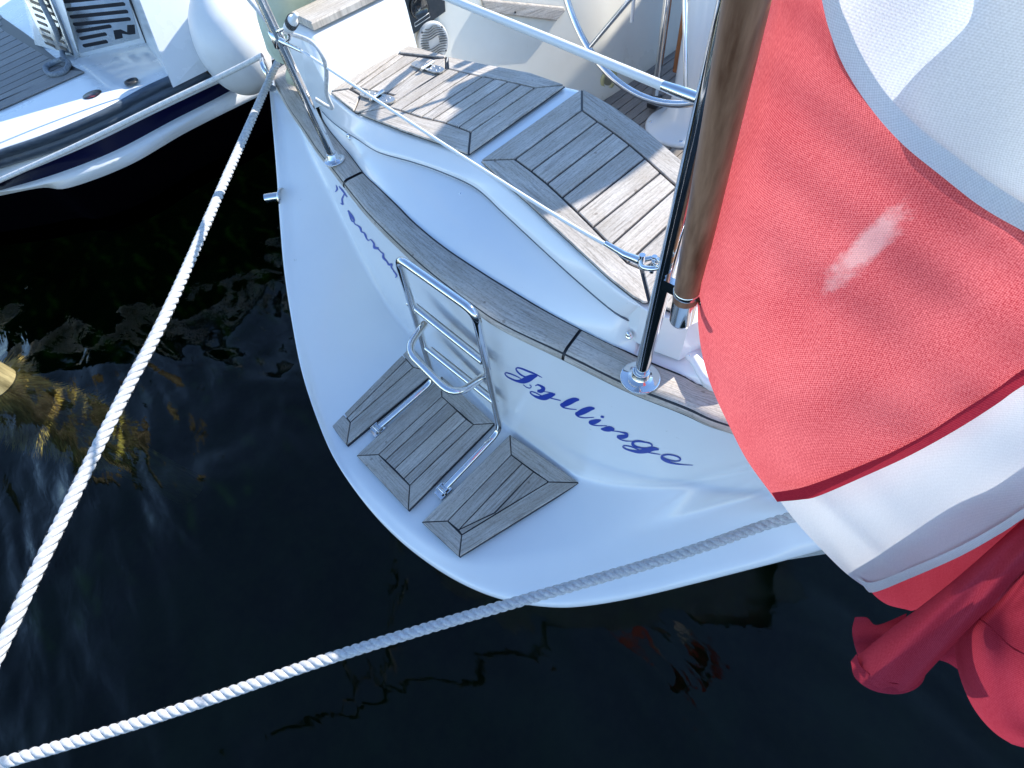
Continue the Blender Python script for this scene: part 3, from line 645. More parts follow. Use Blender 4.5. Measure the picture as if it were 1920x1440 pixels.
pad([(1180, 682), (1588, 965), (885, 1400), (664, 1195)], [(1188, 803), (1405, 960), (900, 1270), (818, 1188)],
    [[(818, 1188), (1188, 803), (1252, 852), (882, 1240)], [(882, 1240), (1252, 852), (1318, 902), (1090, 1140)][0:4], [(1095, 1145), (1318, 902), (1400, 955), (1398, 965)], [(882, 1240), (1092, 1140), (1100, 1146), (900, 1268)]], 'right teak pad with a tapered plank')
# ---- skin fitting on the port quarter
cst = SBVH.ray_cast(Vector(EYE.tolist()), Vector(ray(527, 368).tolist()))
if cst[0] is not None:
    c = V(*cst[0]); nn = V(-.78, -.55, .25); nn /= np.linalg.norm(nn)
    mb = MB(); lathe(mb, [(0, .004), (.012, .005), (.024, .006), (.03, .002), (.031, -.004)], c, nn, 24); v_ = mb.build('skin_fitting', STEEL, boat)
    mb = MB(); tube(mb, [c+V(0, 0, 0), c+nn*.02+V(0, -.006, -.004), c+nn*.05+V(.0, -.015, -.012)], .016, 14); mb.build('spout', STEEL, v_)
# ---- lettering on the transom
def script(strokes, org, sc, off=.0006, wk=1.0):
    mb = MB()
    for st in strokes:
        off += .00005
        a = np.array(st, float); a = resample(a, max(10, len(a)*6)) if len(a) > 2 else a
        d = np.gradient(a[:, :2], axis=0); d /= np.linalg.norm(d, axis=1)[:, None]+1e-9
        nrm = np.stack([-d[:, 1], d[:, 0]], 1); w_ = np.maximum(a[:, 2]*wk, 2.8)
        row = []
        for k in range(len(a)):
            r = []
            for sgn in (-.5, -.25, 0, .25, .5):
                p = a[k, :2]+nrm[k]*w_[k]*sgn; x, y = org[0]+p[0]/sc, org[1]+p[1]/sc
                h = SBVH.ray_cast(Vector(EYE.tolist()), Vector(ray(x, y).tolist()))
                if h[0] is None: r = None; break
                r.append(V(*h[0])+V(0, -off, off*.3))
            if r: row.append(r)
        if len(row) > 1: grid(mb, np.array(row), flip=True)
    return mb
JY = [[(432, 214, 3), (385, 190, 9), (335, 170, 11), (290, 152, 10), (262, 146, 9), (250, 153, 8), (262, 175, 10), (290, 198, 9), (330, 214, 8)],
      [(398, 203, 6), (368, 208, 30), (335, 222, 42), (300, 236, 34), (262, 238, 16), (225, 226, 10), (190, 208, 8), (174, 188, 7), (184, 180, 7), (225, 192, 8), (265, 210, 6), (285, 222, 4)],
      [(300, 262, 4), (322, 280, 5), (345, 286, 6), (356, 276, 6), (345, 262, 5)],
      [(384, 270, 6), (402, 264, 9), (425, 274, 14), (440, 290, 24), (425, 306, 26), (398, 306, 14)], [(400, 300, 8), (430, 308, 5), (470, 314, 5), (505, 322, 8)],
      [(522, 328, 10), (490, 336, 30), (450, 350, 36), (410, 352, 20), (372, 338, 10), (350, 320, 8), (354, 310, 7), (385, 318, 7), (430, 340, 7), (500, 358, 6), (560, 372, 5)],
      [(688, 366, 10), (655, 368, 30), (615, 384, 38), (580, 400, 30), (562, 402, 14), (580, 420, 8), (620, 430, 6), (670, 434, 5)],
      [(795, 426, 10), (760, 430, 30), (718, 446, 38), (682, 462, 30), (665, 464, 14), (685, 484, 8), (725, 492, 6), (790, 488, 4)],
      [(840, 508, 5), (822, 512, 20), (790, 520, 30), (762, 522, 18), (775, 538, 8), (815, 546, 6), (880, 546, 4)], [(836, 482, 10), (848, 485, 14), (860, 488, 10)],
      [(838, 568, 6), (865, 570, 26), (900, 568, 34), (932, 572, 12)], [(915, 582, 5), (950, 586, 5), (985, 592, 8), (1015, 602, 16), (1015, 618, 22), (980, 624, 26), (955, 622, 16), (972, 640, 7), (1010, 652, 6), (1060, 654, 4)],
      [(1150, 662, 8), (1110, 654, 12), (1070, 656, 14), (1058, 672, 18), (1078, 690, 14), (1120, 700, 9), (1165, 700, 9), (1192, 690, 8), (1185, 672, 9), (1150, 660, 8)],
      [(1240, 710, 10), (1200, 706, 26), (1155, 716, 34), (1100, 726, 22), (1045, 718, 12), (1005, 704, 9), (990, 690, 8), (1005, 684, 7), (1050, 692, 7), (1110, 716, 6), (1180, 734, 6), (1250, 745, 4)],
      [(1285, 775, 6), (1340, 790, 8), (1382, 788, 9), (1388, 774, 10), (1360, 756, 9), (1310, 746, 9), (1268, 752, 12), (1262, 768, 20), (1290, 786, 22), (1330, 804, 12), (1390, 814, 7), (1476, 820, 3)]]
script(JY, (900, 650), 3.6923, wk=1.12).build('port_lettering', BLUEINK, boat, 'blue script lettering Jyllinge')
TA = [[(540, 0, 4), (548, 28, 8), (536, 46, 6)], [(560, 8, 5), (588, 42, 9), (616, 82, 6)], [(598, 60, 5), (582, 98, 9), (588, 135, 7), (572, 124, 4)],
      [(622, 175, 7), (640, 200, 11), (656, 225, 13), (666, 248, 8), (650, 248, 7), (636, 215, 6), (628, 190, 5)], [(660, 250, 5), (672, 270, 5), (690, 280, 6), (708, 296, 11), (716, 322, 8), (734, 330, 7), (746, 352, 11), (752, 372, 6), (766, 386, 5)],
      [(768, 382, 5), (782, 378, 6), (802, 404, 9), (806, 432, 14), (836, 438, 12)], [(830, 440, 6), (852, 464, 5), (868, 476, 9), (868, 502, 12), (892, 528, 8), (905, 550, 10), (926, 548, 11), (924, 570, 7), (945, 600, 4)],
      [(935, 596, 4), (950, 608, 7), (960, 630, 8), (950, 640, 5)]]
script(TA, (484, 347), 3.6923, wk=1.35).build('name_lettering', BLUEINK, boat, 'blue script boat name under the port caprail')
# ================================================================== FENDER + BAG + CORDS
FC = at(432, 78, .86)
mb = MB(); prof = [(0, -.27), (.02, -.268), (.05, -.262), (.10, -.235), (.15, -.18), (.182, -.10), (.19, -.02), (.18, .06), (.15, .14), (.10, .21), (.062, .25), (.05, .27), (.048, .30)]
PR = resample([(a, b, 0) for a, b in prof], 40)[:, :2]
lathe(mb, [tuple(q) for q in PR], FC, (.05, .1, 1), 48)
FEN = vary(mat('fender_vinyl', rough=.33), 5, (.74, .74, .72), (.82, .82, .80), .28, .42)
fen = empty('fender', tuple(FC-V(0, 0, .27)), 'round white inflatable fender hanging beside the motorboat', 'fender')
mb.build('buoy_body', FEN, fen)
mb = MB(); lathe(mb, [(.052, .25), (.055, .27), (.054, .34), (.04, .36), (0, .362)], FC, (.05, .1, 1), 24); mb.build('navy_collar', NAVY, fen)
mb = MB(); tube(mb, [FC+V(.018, .036, .35), FC+V(.03, .06, .8)], .007, 8); mb.build('hanging_cord', WIRE, fen)
BAGM = vary(mat('faded_green_canvas', rough=.8), 7, (.50, .56, .42), (.62, .68, .55), bs=.3)
bag = empty('rescue_bag', (-2.02, .78, 1.05), 'pale green and yellow canvas bag tied at the port corner of the sailboat', 'bag')
def blob(mb, c, ax, prof, n=28, wob=.06, seed=1):
    rnd = random.Random(seed); ph = [rnd.uniform(0, 6) for _ in range(4)]; rr = []
    a = np.linspace(0, 2*math.pi, n, endpoint=False)
    for h, rx, ry, dx, dy in prof:
        rr.append([V(c[0]+dx+math.cos(t)*rx*(1+wob*math.sin(3*t+ph[0]+h*9)+wob*.5*math.sin(7*t+ph[1]+h*21)), c[1]+dy+math.sin(t)*ry*(1+wob*math.sin(2*t+ph[2]+h*13)), c[2]+h) for t in a])
    grid(mb, np.array(rr), closed=True, flip=True); mb.add(rr[0], [list(range(n))]); mb.add(rr[-1], [list(range(n))[::-1]])
def sack(mb, pts, rad, n=30, k_=60, seed=1, wob=.10):
    p = resample(pts, k_); t, U, W = frames(p); r = np.interp(np.linspace(0, 1, k_), np.linspace(0, 1, len(rad)), rad); rr = []
    a = np.linspace(0, 2*math.pi, n, endpoint=False); rnd = random.Random(seed); ph = [rnd.uniform(0, 6) for _ in range(5)]
    for i in range(k_):
        f = 1+wob*.5*np.sin(3*a+ph[0]+i*.05)+wob*.35*np.sin(5*a+ph[1]-i*.11)+wob*.2*np.sin(9*a+ph[2]+i*.2)
        rr.append(p[i]+r[i]*f[:, None]*(np.cos(a)[:, None]*U[i]+.8*np.sin(a)[:, None]*W[i]))
    grid(mb, rr, closed=True, flip=True); mb.add(rr[0], [list(range(n))]); mb.add(rr[-1], [list(range(n))[::-1]])
mb = MB(); sack(mb, [at(556, 112, 1.115), at(553, 98, 1.14), at(546, 70, 1.20), at(540, 30, 1.27), at(535, -20, 1.35), at(530, -90, 1.46)], [.045, .098, .105, .10, .098, .09, .03]); mb.build('bag_body', BAGM, bag)
mb = MB(); sack(mb, [at(553, 162, 1.058), at(555, 146, 1.08), at(558, 128, 1.10), at(558, 108, 1.125)], [.028, .038, .040, .042, .036, .045, .05, .04], seed=4, k_=40, wob=.07); mb.build('bag_base', vary(mat('yellowed_canvas', rough=.8), 9, (.50, .45, .24), (.64, .60, .40), bs=.3), bag)
ROPEM = vary(mat('white_rope', rough=.9, Sheen_Weight=.3), 140, (.42, .42, .41), (.60, .595, .58), bs=.5)
def braid(name, pts, r, label, cat, parent=None, Nn=80, m=None, n=10):
    mb = MB(); tube(mb, pts, r, n, N_=Nn, smooth=True); o = mb.build(name, m or ROPEM, parent)
    if label: tag(o, label, cat)
    return o
q = [lp(526, 62)+V(0, .01, 0), lp(560, 85)+V(.0, .03, -.0), lp(600, 96), lp(612, 130), lp(612, 175), lp(600, 198)+V(0, .03, -.02), lp(590, 185)]
braid('loose_cord', q, .0055, 'thin white cord hanging in a loop from the port stanchion', 'cord')
q = [V(-1.98, .72, 1.44), V(-1.9, .70, 1.47), V(-1.82, .74, 1.46), V(-1.80, .84, 1.45), V(-1.88, .90, 1.46), V(-1.98, .86, 1.47), V(-2.0, .74, 1.46), V(-1.9, .69, 1.44), V(-1.72, .66, 1.42), V(-1.52, .61, 1.40)]
braid('rope_lashing', q, .008, 'white lashing wound round the green bag and the port stanchion', 'lashing')
# ================================================================== MOORING ROPES
def laid_rope(name, pts, R_, pitch, label, cat='mooring rope', group=None):
    p = np.array(pts); L = np.linalg.norm(np.diff(p, axis=0), axis=1).sum(); n = int(L/pitch*16)
    p = resample(p, n); t, U, W = frames(p); mb = MB(); rs_ = R_*.56; a = np.linspace(0, 2*math.pi, 10, endpoint=False)
    s = np.linspace(0, L, n)
    for k in range(3):
        ph = 2*math.pi*(s/pitch+k/3); jit = 1+.015*np.sin(s*61+k)
        c = p+(R_*.46*jit)[:, None]*(np.cos(ph)[:, None]*U+np.sin(ph)[:, None]*W)
        tt, UU, WW = frames(c)
        rr = [c[i]+rs_*(np.cos(a)[:, None]*UU[i]+np.sin(a)[:, None]*WW[i]) for i in range(n)]
        grid(mb, rr, closed=True, flip=True)
        # fine yarns standing off the strand
    rnd = random.Random(3); fz = []
    for _ in range(int(L*1500)):
        i = rnd.randrange(n); th = rnd.uniform(0, 6.283); o = math.cos(th)*U[i]+math.sin(th)*W[i]
        b = p[i]+o*R_*.96; d = o*rnd.uniform(.001, .0032)+t[i]*rnd.uniform(-.004, .004); w2 = t[i]*.00018
        mb.add([b-w2, b+w2, b+d], [[0, 1, 2]])
    return tag(mb.build(name, ROPEM), label, cat, group)
r1 = [atd(520, 118, 1.86), atd(505, 150, 1.80), atd(440, 297, 1.52), atd(320, 570, 1.19), atd(235, 735, 1.09), atd(160, 885, 1.02), atd(75, 1058, .95), atd(-10, 1238, .90), atd(-90, 1400, .86)]
laid_rope('mooring_rope', r1, .0122, .062, 'thick white laid rope from the port quarter down to the left edge', group='laid mooring ropes of the sailboat')
r2 = [atd(-120, 1470, 1.05), atd(0, 1432, 1.08), atd(300, 1342, 1.12), atd(600, 1240, 1.15), atd(800, 1178, 1.17), atd(940, 1137, 1.18), atd(1200, 1062, 1.20), atd(1330, 1021, 1.20), atd(1480, 971, 1.19), V(.32, .74, .98), V(.40, .86, 1.1)]
laid_rope('mooring_rope', r2, .0138, .064, 'thick white laid rope crossing in front of the stern under the flag', group='laid mooring ropes of the sailboat')
# thin flecked braid past the motorboat
FLECK = bpy.data.materials.new('flecked_braid'); FLECK.use_nodes = True
_b = bsdf(FLECK); _b.inputs['Roughness'].default_value = .8
uvn = N(FLECK, 'ShaderNodeUVMap'); uvn.uv_map = 'UVMap'
wv = N(FLECK, 'ShaderNodeTexWave'); wv.inputs['Scale'].default_value = 9; wv.inputs['Distortion'].default_value = 9; wv.inputs['Detail Scale'].default_value = 30; Lk(FLECK, uvn.outputs[0], wv.inputs[0])
rp = ramp(FLECK, wv.outputs[0], [(.0, (.12, .12, .15)), (.04, (.74, .73, .69))]); Lk(FLECK, rp.outputs[0], _b.inputs['Base Color'])
q = [atd(-80, 372, 2.2), atd(0, 338, 2.1), atd(150, 270, 2.02), atd(300, 197, 1.95), atd(420, 140, 1.9), atd(492, 104, 1.86)]
braid('spring_line', q, .0095, 'thin white flecked line running left past the motorboat rubbing rail', 'mooring line', m=FLECK, Nn=60)
# fairlead at the port corner
fl = MB(); c = at(506, 140, 1.06)
tube(fl, bend([c+V(-.06, .02, -.02), c+V(-.05, .02, .05), c+V(.05, -.03, .05), c+V(.05, -.03, -.02)], .03, 6), .009, 10); tube(fl, [c+V(-.07, .03, -.02), c+V(.07, -.04, -.02)], .014, 10)
fl.build('fairlead', STEEL, boat)
# ================================================================== MOTORBOAT
mot = empty('motorboat', (-4.2, .6, 0), 'white motorboat with navy stripe, rubber rubbing rail and steel grille moored alongside', 'motorboat')
def ml(l, z): return [at(x, y, z) for x, y in l]
nm = 60
def ext(c):  # continue a curve straight on beyond both ends of the visible stretch
    q = resample(c, nm-14); d0 = q[0]-q[4]; d0 /= np.linalg.norm(d0); d1 = V(.02, 1, 0)
    a = [q[0]+d0*t+V(-.25*t*t, 0, 0) for t in (1.4, 1.1, .8, .55, .3, .12)]; b = [q[-1]+d1*t for t in (.1, .25, .45, .8, 1.2, 1.8, 2.6, 3.6)]
    return np.array(a+list(q)+b)
c_rt = ext(ml([(0, 280), (81, 252), (190, 206), (271, 162), (336, 133)], .80))
c_rb = ext(ml([(0, 316), (108, 282), (217, 236), (298, 195), (371, 160)], .70))
c_wt = ext(ml([(0, 330), (108, 294), (217, 245), (300, 202), (375, 166)], .675))
c_nt = ext(ml([(0, 341), (95, 303), (190, 262), (298, 209), (406, 158), (487, 124)], .655))
c_nb = ext(ml([(0, 357), (108, 325), (217, 282), (325, 225), (406, 184), (493, 137)], .585))
c_cr = ext(ml([(0, 362), (78, 347), (190, 313), (325, 243), (406, 198), (498, 148)], .572))
c_lb = ext(ml([(0, 367), (78, 352), (130, 352), (244, 309), (352, 247), (482, 182)], .515))
def shift(c, d): return c+np.array(d)
mb = MB(); grid(mb, np.stack([shift(c_rb, (-.03, 0, -.005)), c_wt, c_nt], 1)); mb.build('white_strake', GEL2, mot)
mb = MB(); grid(mb, np.stack([c_nt, c_nb], 1)); mb.build('navy_stripe', NAVY, mot)
lb2 = c_lb.copy(); low = c_lb.copy(); low[:, 0] -= 1.1; low[:, 2] = -.3
mb = MB(); grid(mb, np.stack([c_nb, shift(c_nb, (.012, 0, -.004)), c_cr, shift(c_lb, (0, 0, .02)), c_lb, shift(c_lb, (-.03, 0, -.01))], 1)); mb.build('hull_flange', GEL2, mot)
mb = MB(); grid(mb, np.stack([shift(c_lb, (-.03, 0, -.01)), low], 1)); mb.build('hull_bottom', mat('underside_shade', (.002, .002, .004), .9, IOR=1.0), mot)  # flat black stands in for the shade under the hull lip
# rubber rail section
mid_ = (c_rt+c_rb)/2
rr = []
for i in range(nm):
    a, b = c_rt[i], c_rb[i]; o = V(1, -.25, .25); o /= np.linalg.norm(o); d = (b-a)
    rr.append([a-V(.03, 0, .01), a+o*.006, a+d*.12+o*.022, a+d*.38+o*.026, a+d*.47+o*.012, a+d*.55+o*.012, a+d*.64+o*.024, a+d*.86+o*.022, b+o*.004, b-V(.03, 0, 0)])
iend = int(np.argmin(np.linalg.norm(c_rt-at(336, 133, .80), axis=1)))+1
mb = MB(); grid(mb, np.array(rr[:iend+1])); mb.add(rr[iend], [list(range(10))]); mb.build('rubbing_rail', RUBRAIL, mot)
mb = MB(); p = (c_rt[iend]+c_rb[iend])/2; box(mb, p+V(.0, .07, .0), (.07, .12, .09)); bevel(mb.build('rail_end_cap', STEEL, mot), .012)
# deck
inner = c_rt.copy(); inner[:, 0] -= 3.0; inner[:, 2] = .80
rows = []
for i in range(nm):
    rows.append(list(bend([c_rt[i]-V(.01, 0, .03), c_rt[i]+V(0, 0, .002), c_rt[i]+V(-.12, .03, .02), inner[i]+V(0, 0, .02)], [.02, .08], 5)))
mb = MB(); grid(mb, np.array(rows), flip=False); mb.build('deck', GEL2, mot)
# teak-look deck at far left
def zm(q): return (q[0]/3.6923, q[1]/3.6923)
TEAKB = teak('blue_grey_teak', (.33, .32, .31), (.18, .175, .17), (.26, .25, .23))
out = [zm(q) for q in ((-400, 20), (0, 110), (200, 250), (380, 400), (585, 500), (0, 762), (-500, 900))]
mb = MB(); zd = .825; prism(mb, [at(x, y, zd-.002) for x, y in out], .004, mi=1)
edge = [zm(q) for q in ((-500, 900), (0, 762), (585, 500), (490, 490), (0, 700), (-500, 830))]; prism(mb, [at(x, y, zd) for x, y in edge], .004, inset=.001)
for k in range(13):
    y0 = 690-k*46; y1 = y0-42
    xr0 = 480-k*45 if k < 9 else 480-k*45; xr1 = xr0-40
    f = lambda x, y: y-.42*x
    prism(mb, [at(*zm(q), zd) for q in ((-500, f(-500, y0)+40), (max(xr0, 20), f(max(xr0, 20), y0)), (max(xr1, 0), f(max(xr1, 0), y1)), (-500, f(-500, y1)+40))], .004, inset=.001)
mb.build('teak_deck', [TEAKB, CAULK], mot)
# engine box with grilles
zb = .83
bl = at(*zm((515, 385)), zb); br = at(*zm((985, 278)), zb); ll_ = at(*zm((200, 300)), zb)
tl = at(*zm((330, -20)), 1.12); _n0 = np.cross(br-bl, tl-bl); tr = on(*zm((885, -20)), bl, _n0)
def up3(a, b, k): return a+(b-a)*k
far = V(-1.6, .2, 0)
fr = at(*zm((1155, 540)), .81); frt = on(*zm((945, -20)), br, np.cross(fr-br, tr-br))
TL, TR = up3(bl, tl, 3.5), up3(br, tr, 3.5); LT0 = on(*zm((170, -20)), bl, np.cross(ll_-bl, tl-bl)); LT = up3(ll_, LT0, 3.5); FRT = up3(fr, frt, 3.5)  # walls carried up out of view, made tall to shade the deck
BR2 = V(-3.5, 4.6, .83); BRT = V(-3.6, 4.6, FRT[2]); LF = ll_+V(-1.5, .3, 0); LFT = LT+V(-1.5, .3, 0)
ring = [LF, ll_, bl, br, fr, BR2]; top_ = [LFT, LT, TL, TR, FRT, BRT]; mb = MB()
vs = [q-V(0, 0, .05) for q in ring]+top_
mb.add(vs, [[k, k+1, 7+k, 6+k] for k in range(5)]+[[6, 7, 8, 9, 10, 11]], smooth=False)
bx_ = mb.build('engine_box', GEL2, mot)
nr = np.cross(br-bl, tl-bl); nr /= np.linalg.norm(nr); nr = nr if nr@(EYE-bl) > 0 else -nr
nl = np.cross(ll_-bl, tl-bl); nl /= np.linalg.norm(nl); nl = nl if nl@(EYE-bl) > 0 else -nl
def g(q, n_, off=.004): x, y = zm(q); return on(x, y, bl+n_*off, n_)
CHR = vary(mat('polished_grille', (.75, .74, .70), .18, 1), 12, (.66, .66, .64), (.8, .79, .75), .1, .3)
mb = MB(); prism(mb, [g(q, nr, .002) for q in ((360, -60), (880, -60), (975, 262), (560, 368), (515, 340))], .008, up=nr, bev=.003, rnd=False)
gr1 = mb.build('grille', CHR, mot, 'steel grille facing the sailboat')
mb = MB()
def slot(mb, a, b, n_, w_=11):
    p, q = g(a, n_, .0112), g(b, n_, .0112); d = q-p; L = np.linalg.norm(d); d /= L; s = np.cross(n_, d); r = w_/3.6923/F*np.linalg.norm(p-EYE)/1.25*.75; o = []
    for t in np.linspace(-math.pi/2, math.pi/2, 7): o.append(q+d*math.cos(t)*r+s*math.sin(t)*r)
    for t in np.linspace(math.pi/2, 3*math.pi/2, 7): o.append(p+d*math.cos(t)*r+s*math.sin(t)*r)
    prism(mb, o, .0012, up=n_, rnd=False)
for a, b in (((420, -40), (800, -85)), ((448, 12), (835, -28)), ((472, 68), (855, 28)), ((495, 118), (876, 80)), ((518, 170), (893, 132)), ((540, 218), (760, 182)), ((562, 268), (728, 236)), ((584, 318), (735, 288))): slot(mb, a, b, nr)
mb.build('grille_slot', CAULK, gr1)
mb = MB(); prism(mb, [g(q, nr, .0112) for q in ((785, 212), (835, 205), (880, 225), (880, 175), (932, 172), (938, 235), (895, 240), (845, 232), (850, 262), (798, 274))], .0012, up=nr, rnd=False); mb.build('letter_n', CAULK, gr1)
mb = MB(); prism(mb, [g(q, nl, .002) for q in ((150, -60), (330, -60), (495, 368), (400, 345), (305, 268))], .008, up=nl, bev=.003, rnd=False); gr2 = mb.build('grille', CHR, mot, 'steel grille on the aft side of the engine box')
mb = MB()
for k in range(8):
    y = -60+k*48; x = 196+k*17
    slot(mb, (x, y+20), (x+58, y+44), nl, 9); slot(mb, (x+105, y+50), (x+142, y+66), nl, 9)
mb.build('grille_slot', CAULK, gr2)
mb = MB(); tube(mb, [g((345, -60), (nr+nl)/np.linalg.norm(nr+nl), .006), g((520, 372), (nr+nl)/np.linalg.norm(nr+nl), .006)], .022, 14); mb.build('corner_trim', CHR, mot)
mb = MB(); s0 = [on(*zm(q), br+V(.02, 0, 0), nr) for q in ((880, -40), (925, -40), (1150, 525), (1105, 548))]; prism(mb, s0, .01, up=nr, bev=.002); mb.build('black_strap', BLACK, mot)
mb = MB(); lathe(mb, [(.038, 0), (.036, .008), (.022, .010), (.018, .004), (0, .003)], at(*zm((911, 568)), .822), (0, 0, 1), 24); mb.build('deck_plug', BLACK, mot)
STK = vary(mat('sticker', rough=.3), 38, (.01, .01, .012), (.30, .05, .06), lo=.56, hi=.62)
mb = MB(); lathe(mb, [(.050, 0), (.048, .002), (0, .0025)], at(*zm((637, 653)), .822), (0, 0, 1), 28); mb.build('round_sticker', STK, mot, 'dark round sticker with red and grey marks')
GREYROPE = vary(mat('grey_rope', rough=.9), 90, (.14, .17, .20), (.28, .31, .34), bs=.6)
q = [g((250, -60), nl, .03), g((310, 60), nl, .03), g((380, 200), nl, .03), at(*zm((425, 330)), .85), at(*zm((440, 400)), .845), at(*zm((475, 440)), .84), at(*zm((440, 500)), .84), at(*zm((350, 515)), .84), at(*zm((315, 470)), .84), at(*zm((370, 435)), .845), at(*zm((430, 410)), .86)]
braid('grey_line', q, .0135, 'grey braided line looped on the motorboat deck', 'rope', m=GREYROPE)
# ================================================================== FLAGSTAFF AND FLAG
sb = atd(1287, 552, .665); stp = atd(1400, 0, .36); sd_ = (stp-sb)/np.linalg.norm(stp-sb)
STAFFM = vary(mat('old_varnish', rough=.45, Coat_Weight=.12), 14, (.12, .05, .024), (.34, .18, .10), .35, .55, bs=.4, mapscale=(4, 4, .6))
staff = empty('flagstaff', tuple(sb), 'brown varnished wooden flagstaff standing in a steel socket', 'flagstaff')
mb = MB(); tube(mb, [sb-sd_*.01, stp, stp+sd_*.55], .0178, 28, N_=30); mb.build('pole', STAFFM, staff)
sk = MB(); lathe(sk, [(.0, -.062), (.0165, -.062), (.0175, -.058), (.0175, .002), (.0186, .004), (.0186, .01), (.0178, .011)], sb, sd_, 28)
s2c = V(ST2[0], ST2[1]+.006, sb[2]); 
box(sk, (sb-sd_*.02+s2c+V(0, 0, -.02))/2, (.03, .012, .02)); tube(sk, [sb+V(.02, .0, 0), sb+V(.06, .03, 0)], .008, 10)
sk.build('flag_socket', STEEL, boat)
def cloth(name, c1, c2, trans, stain=None, weave=1500):
    m = bpy.data.materials.new(name); m.use_nodes = True; t = m.node_tree; t.nodes.clear()
    out = N(m, 'ShaderNodeOutputMaterial'); df = N(m, 'ShaderNodeBsdfDiffuse'); tl_ = N(m, 'ShaderNodeBsdfTranslucent'); mx = N(m, 'ShaderNodeMixShader'); mx.inputs[0].default_value = trans
    uv = N(m, 'ShaderNodeUVMap'); uv.uv_map = 'UVMap'
    def wav(rot, sc):
        mp = N(m, 'ShaderNodeMapping'); mp.inputs['Rotation'].default_value = (0, 0, rot); Lk(m, uv.outputs[0], mp.inputs[0])
        w_ = N(m, 'ShaderNodeTexWave'); w_.inputs['Scale'].default_value = sc; w_.inputs['Distortion'].default_value = .9; w_.inputs['Detail'].default_value = 2; w_.inputs['Detail Scale'].default_value = .25; Lk(m, mp.outputs[0], w_.inputs[0]); return w_
    w1, w2_ = wav(.62, 150*weave/1500), wav(.62+1.5708, 175*weave/1500)
    mp = N(m, 'ShaderNodeMapping'); mp.inputs['Rotation'].default_value = (0, 0, .62); mp.inputs['Scale'].default_value = (weave*.16, weave*.75, 1); Lk(m, uv.outputs[0], mp.inputs[0])
    nz = noise(m, 1, 3, .6, mp.outputs[0])
    n1 = N(m, 'ShaderNodeMath'); n1.operation = 'MULTIPLY_ADD'; Lk(m, w1.outputs['Fac'], n1.inputs[0]); n1.inputs[1].default_value = .28; Lk(m, nz.outputs[0], n1.inputs[2])
    n2 = N(m, 'ShaderNodeMath'); n2.operation = 'MULTIPLY'; Lk(m, w2_.outputs['Fac'], n2.inputs[0]); n2.inputs[1].default_value = .22
    n3 = noise(m, 9, 5, .6, uv.outputs[0])
    ad = N(m, 'ShaderNodeMath'); ad.operation = 'ADD'; Lk(m, n1.outputs[0], ad.inputs[0]); Lk(m, n2.outputs[0], ad.inputs[1])
    a2 = N(m, 'ShaderNodeMath'); a2.operation = 'MULTIPLY_ADD'; Lk(m, n3.outputs[0], a2.inputs[0]); a2.inputs[1].default_value = .35; Lk(m, ad.outputs[0], a2.inputs[2])
    r = ramp(m, a2.outputs[0], [(.0, c1), (1.0, c2)])
    mr = N(m, 'ShaderNodeMapRange'); mr.inputs[1].default_value = .60; mr.inputs[2].default_value = 1.28; Lk(m, a2.outputs[0], mr.inputs[0]); Lk(m, mr.outputs[0], r.inputs[0])
    src = r.outputs[0]
    if stain:
        for (su, sv2, ru, rv, ang) in stain:
            ms = N(m, 'ShaderNodeMapping'); ms.vector_type = 'TEXTURE'; ms.inputs['Location'].default_value = (su, sv2, 0); ms.inputs['Rotation'].default_value = (0, 0, ang); ms.inputs['Scale'].default_value = (ru, rv, 1); Lk(m, uv.outputs[0], ms.inputs[0])
            ln = N(m, 'ShaderNodeVectorMath'); ln.operation = 'LENGTH'; Lk(m, ms.outputs[0], ln.inputs[0])
            nn4 = noise(m, 70, 5, .75, uv.outputs[0]); s4 = N(m, 'ShaderNodeMath'); s4.operation = 'MULTIPLY_ADD'; Lk(m, nn4.outputs[0], s4.inputs[0]); s4.inputs[1].default_value = 1.7; s4.inputs[2].default_value = -.6; su_ = N(m, 'ShaderNodeMath'); su_.operation = 'ADD'; Lk(m, ln.outputs['Value'], su_.inputs[0]); Lk(m, s4.outputs[0], su_.inputs[1])
            rr_ = ramp(m, su_.outputs[0], [(.0, (1, 1, 1)), (1, (0, 0, 0))]); rr_.color_ramp.elements[0].position = .9; rr_.color_ramp.elements[1].position = 1.0
            mr2 = N(m, 'ShaderNodeMapRange'); mr2.inputs[1].default_value = .75; mr2.inputs[2].default_value = 1.35; mr2.inputs[3].default_value = .5; mr2.inputs[4].default_value = 0; Lk(m, su_.outputs[0], mr2.inputs[0])
            mm = N(m, 'ShaderNodeMixRGB'); Lk(m, mr2.outputs[0], mm.inputs[0]); Lk(m, src, mm.inputs[1]); mm.inputs[2].default_value = (.75, .55, .52, 1); src = mm.outputs[0]
    Lk(m, src, df.inputs[0]); Lk(m, src, tl_.inputs[0])
    bp = bump(m, ad.outputs[0], .35, .0006); Lk(m, bp.outputs[0], df.inputs['Normal']); Lk(m, bp.outputs[0], tl_.inputs['Normal'])
    Lk(m, df.outputs[0], mx.inputs[1]); Lk(m, tl_.outputs[0], mx.inputs[2]); Lk(m, mx.outputs[0], out.inputs[0]); return m
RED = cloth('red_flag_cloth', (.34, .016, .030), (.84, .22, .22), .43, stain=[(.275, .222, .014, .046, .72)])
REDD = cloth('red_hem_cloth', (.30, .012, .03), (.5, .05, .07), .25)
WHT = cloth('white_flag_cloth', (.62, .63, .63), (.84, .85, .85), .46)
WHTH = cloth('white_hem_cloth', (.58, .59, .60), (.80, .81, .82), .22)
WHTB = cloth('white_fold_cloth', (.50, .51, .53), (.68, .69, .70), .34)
flag = empty('flag', tuple(atd(1450, 300, .5)), 'large red flag with a white cross hanging in folds from the wooden flagstaff', 'flag')
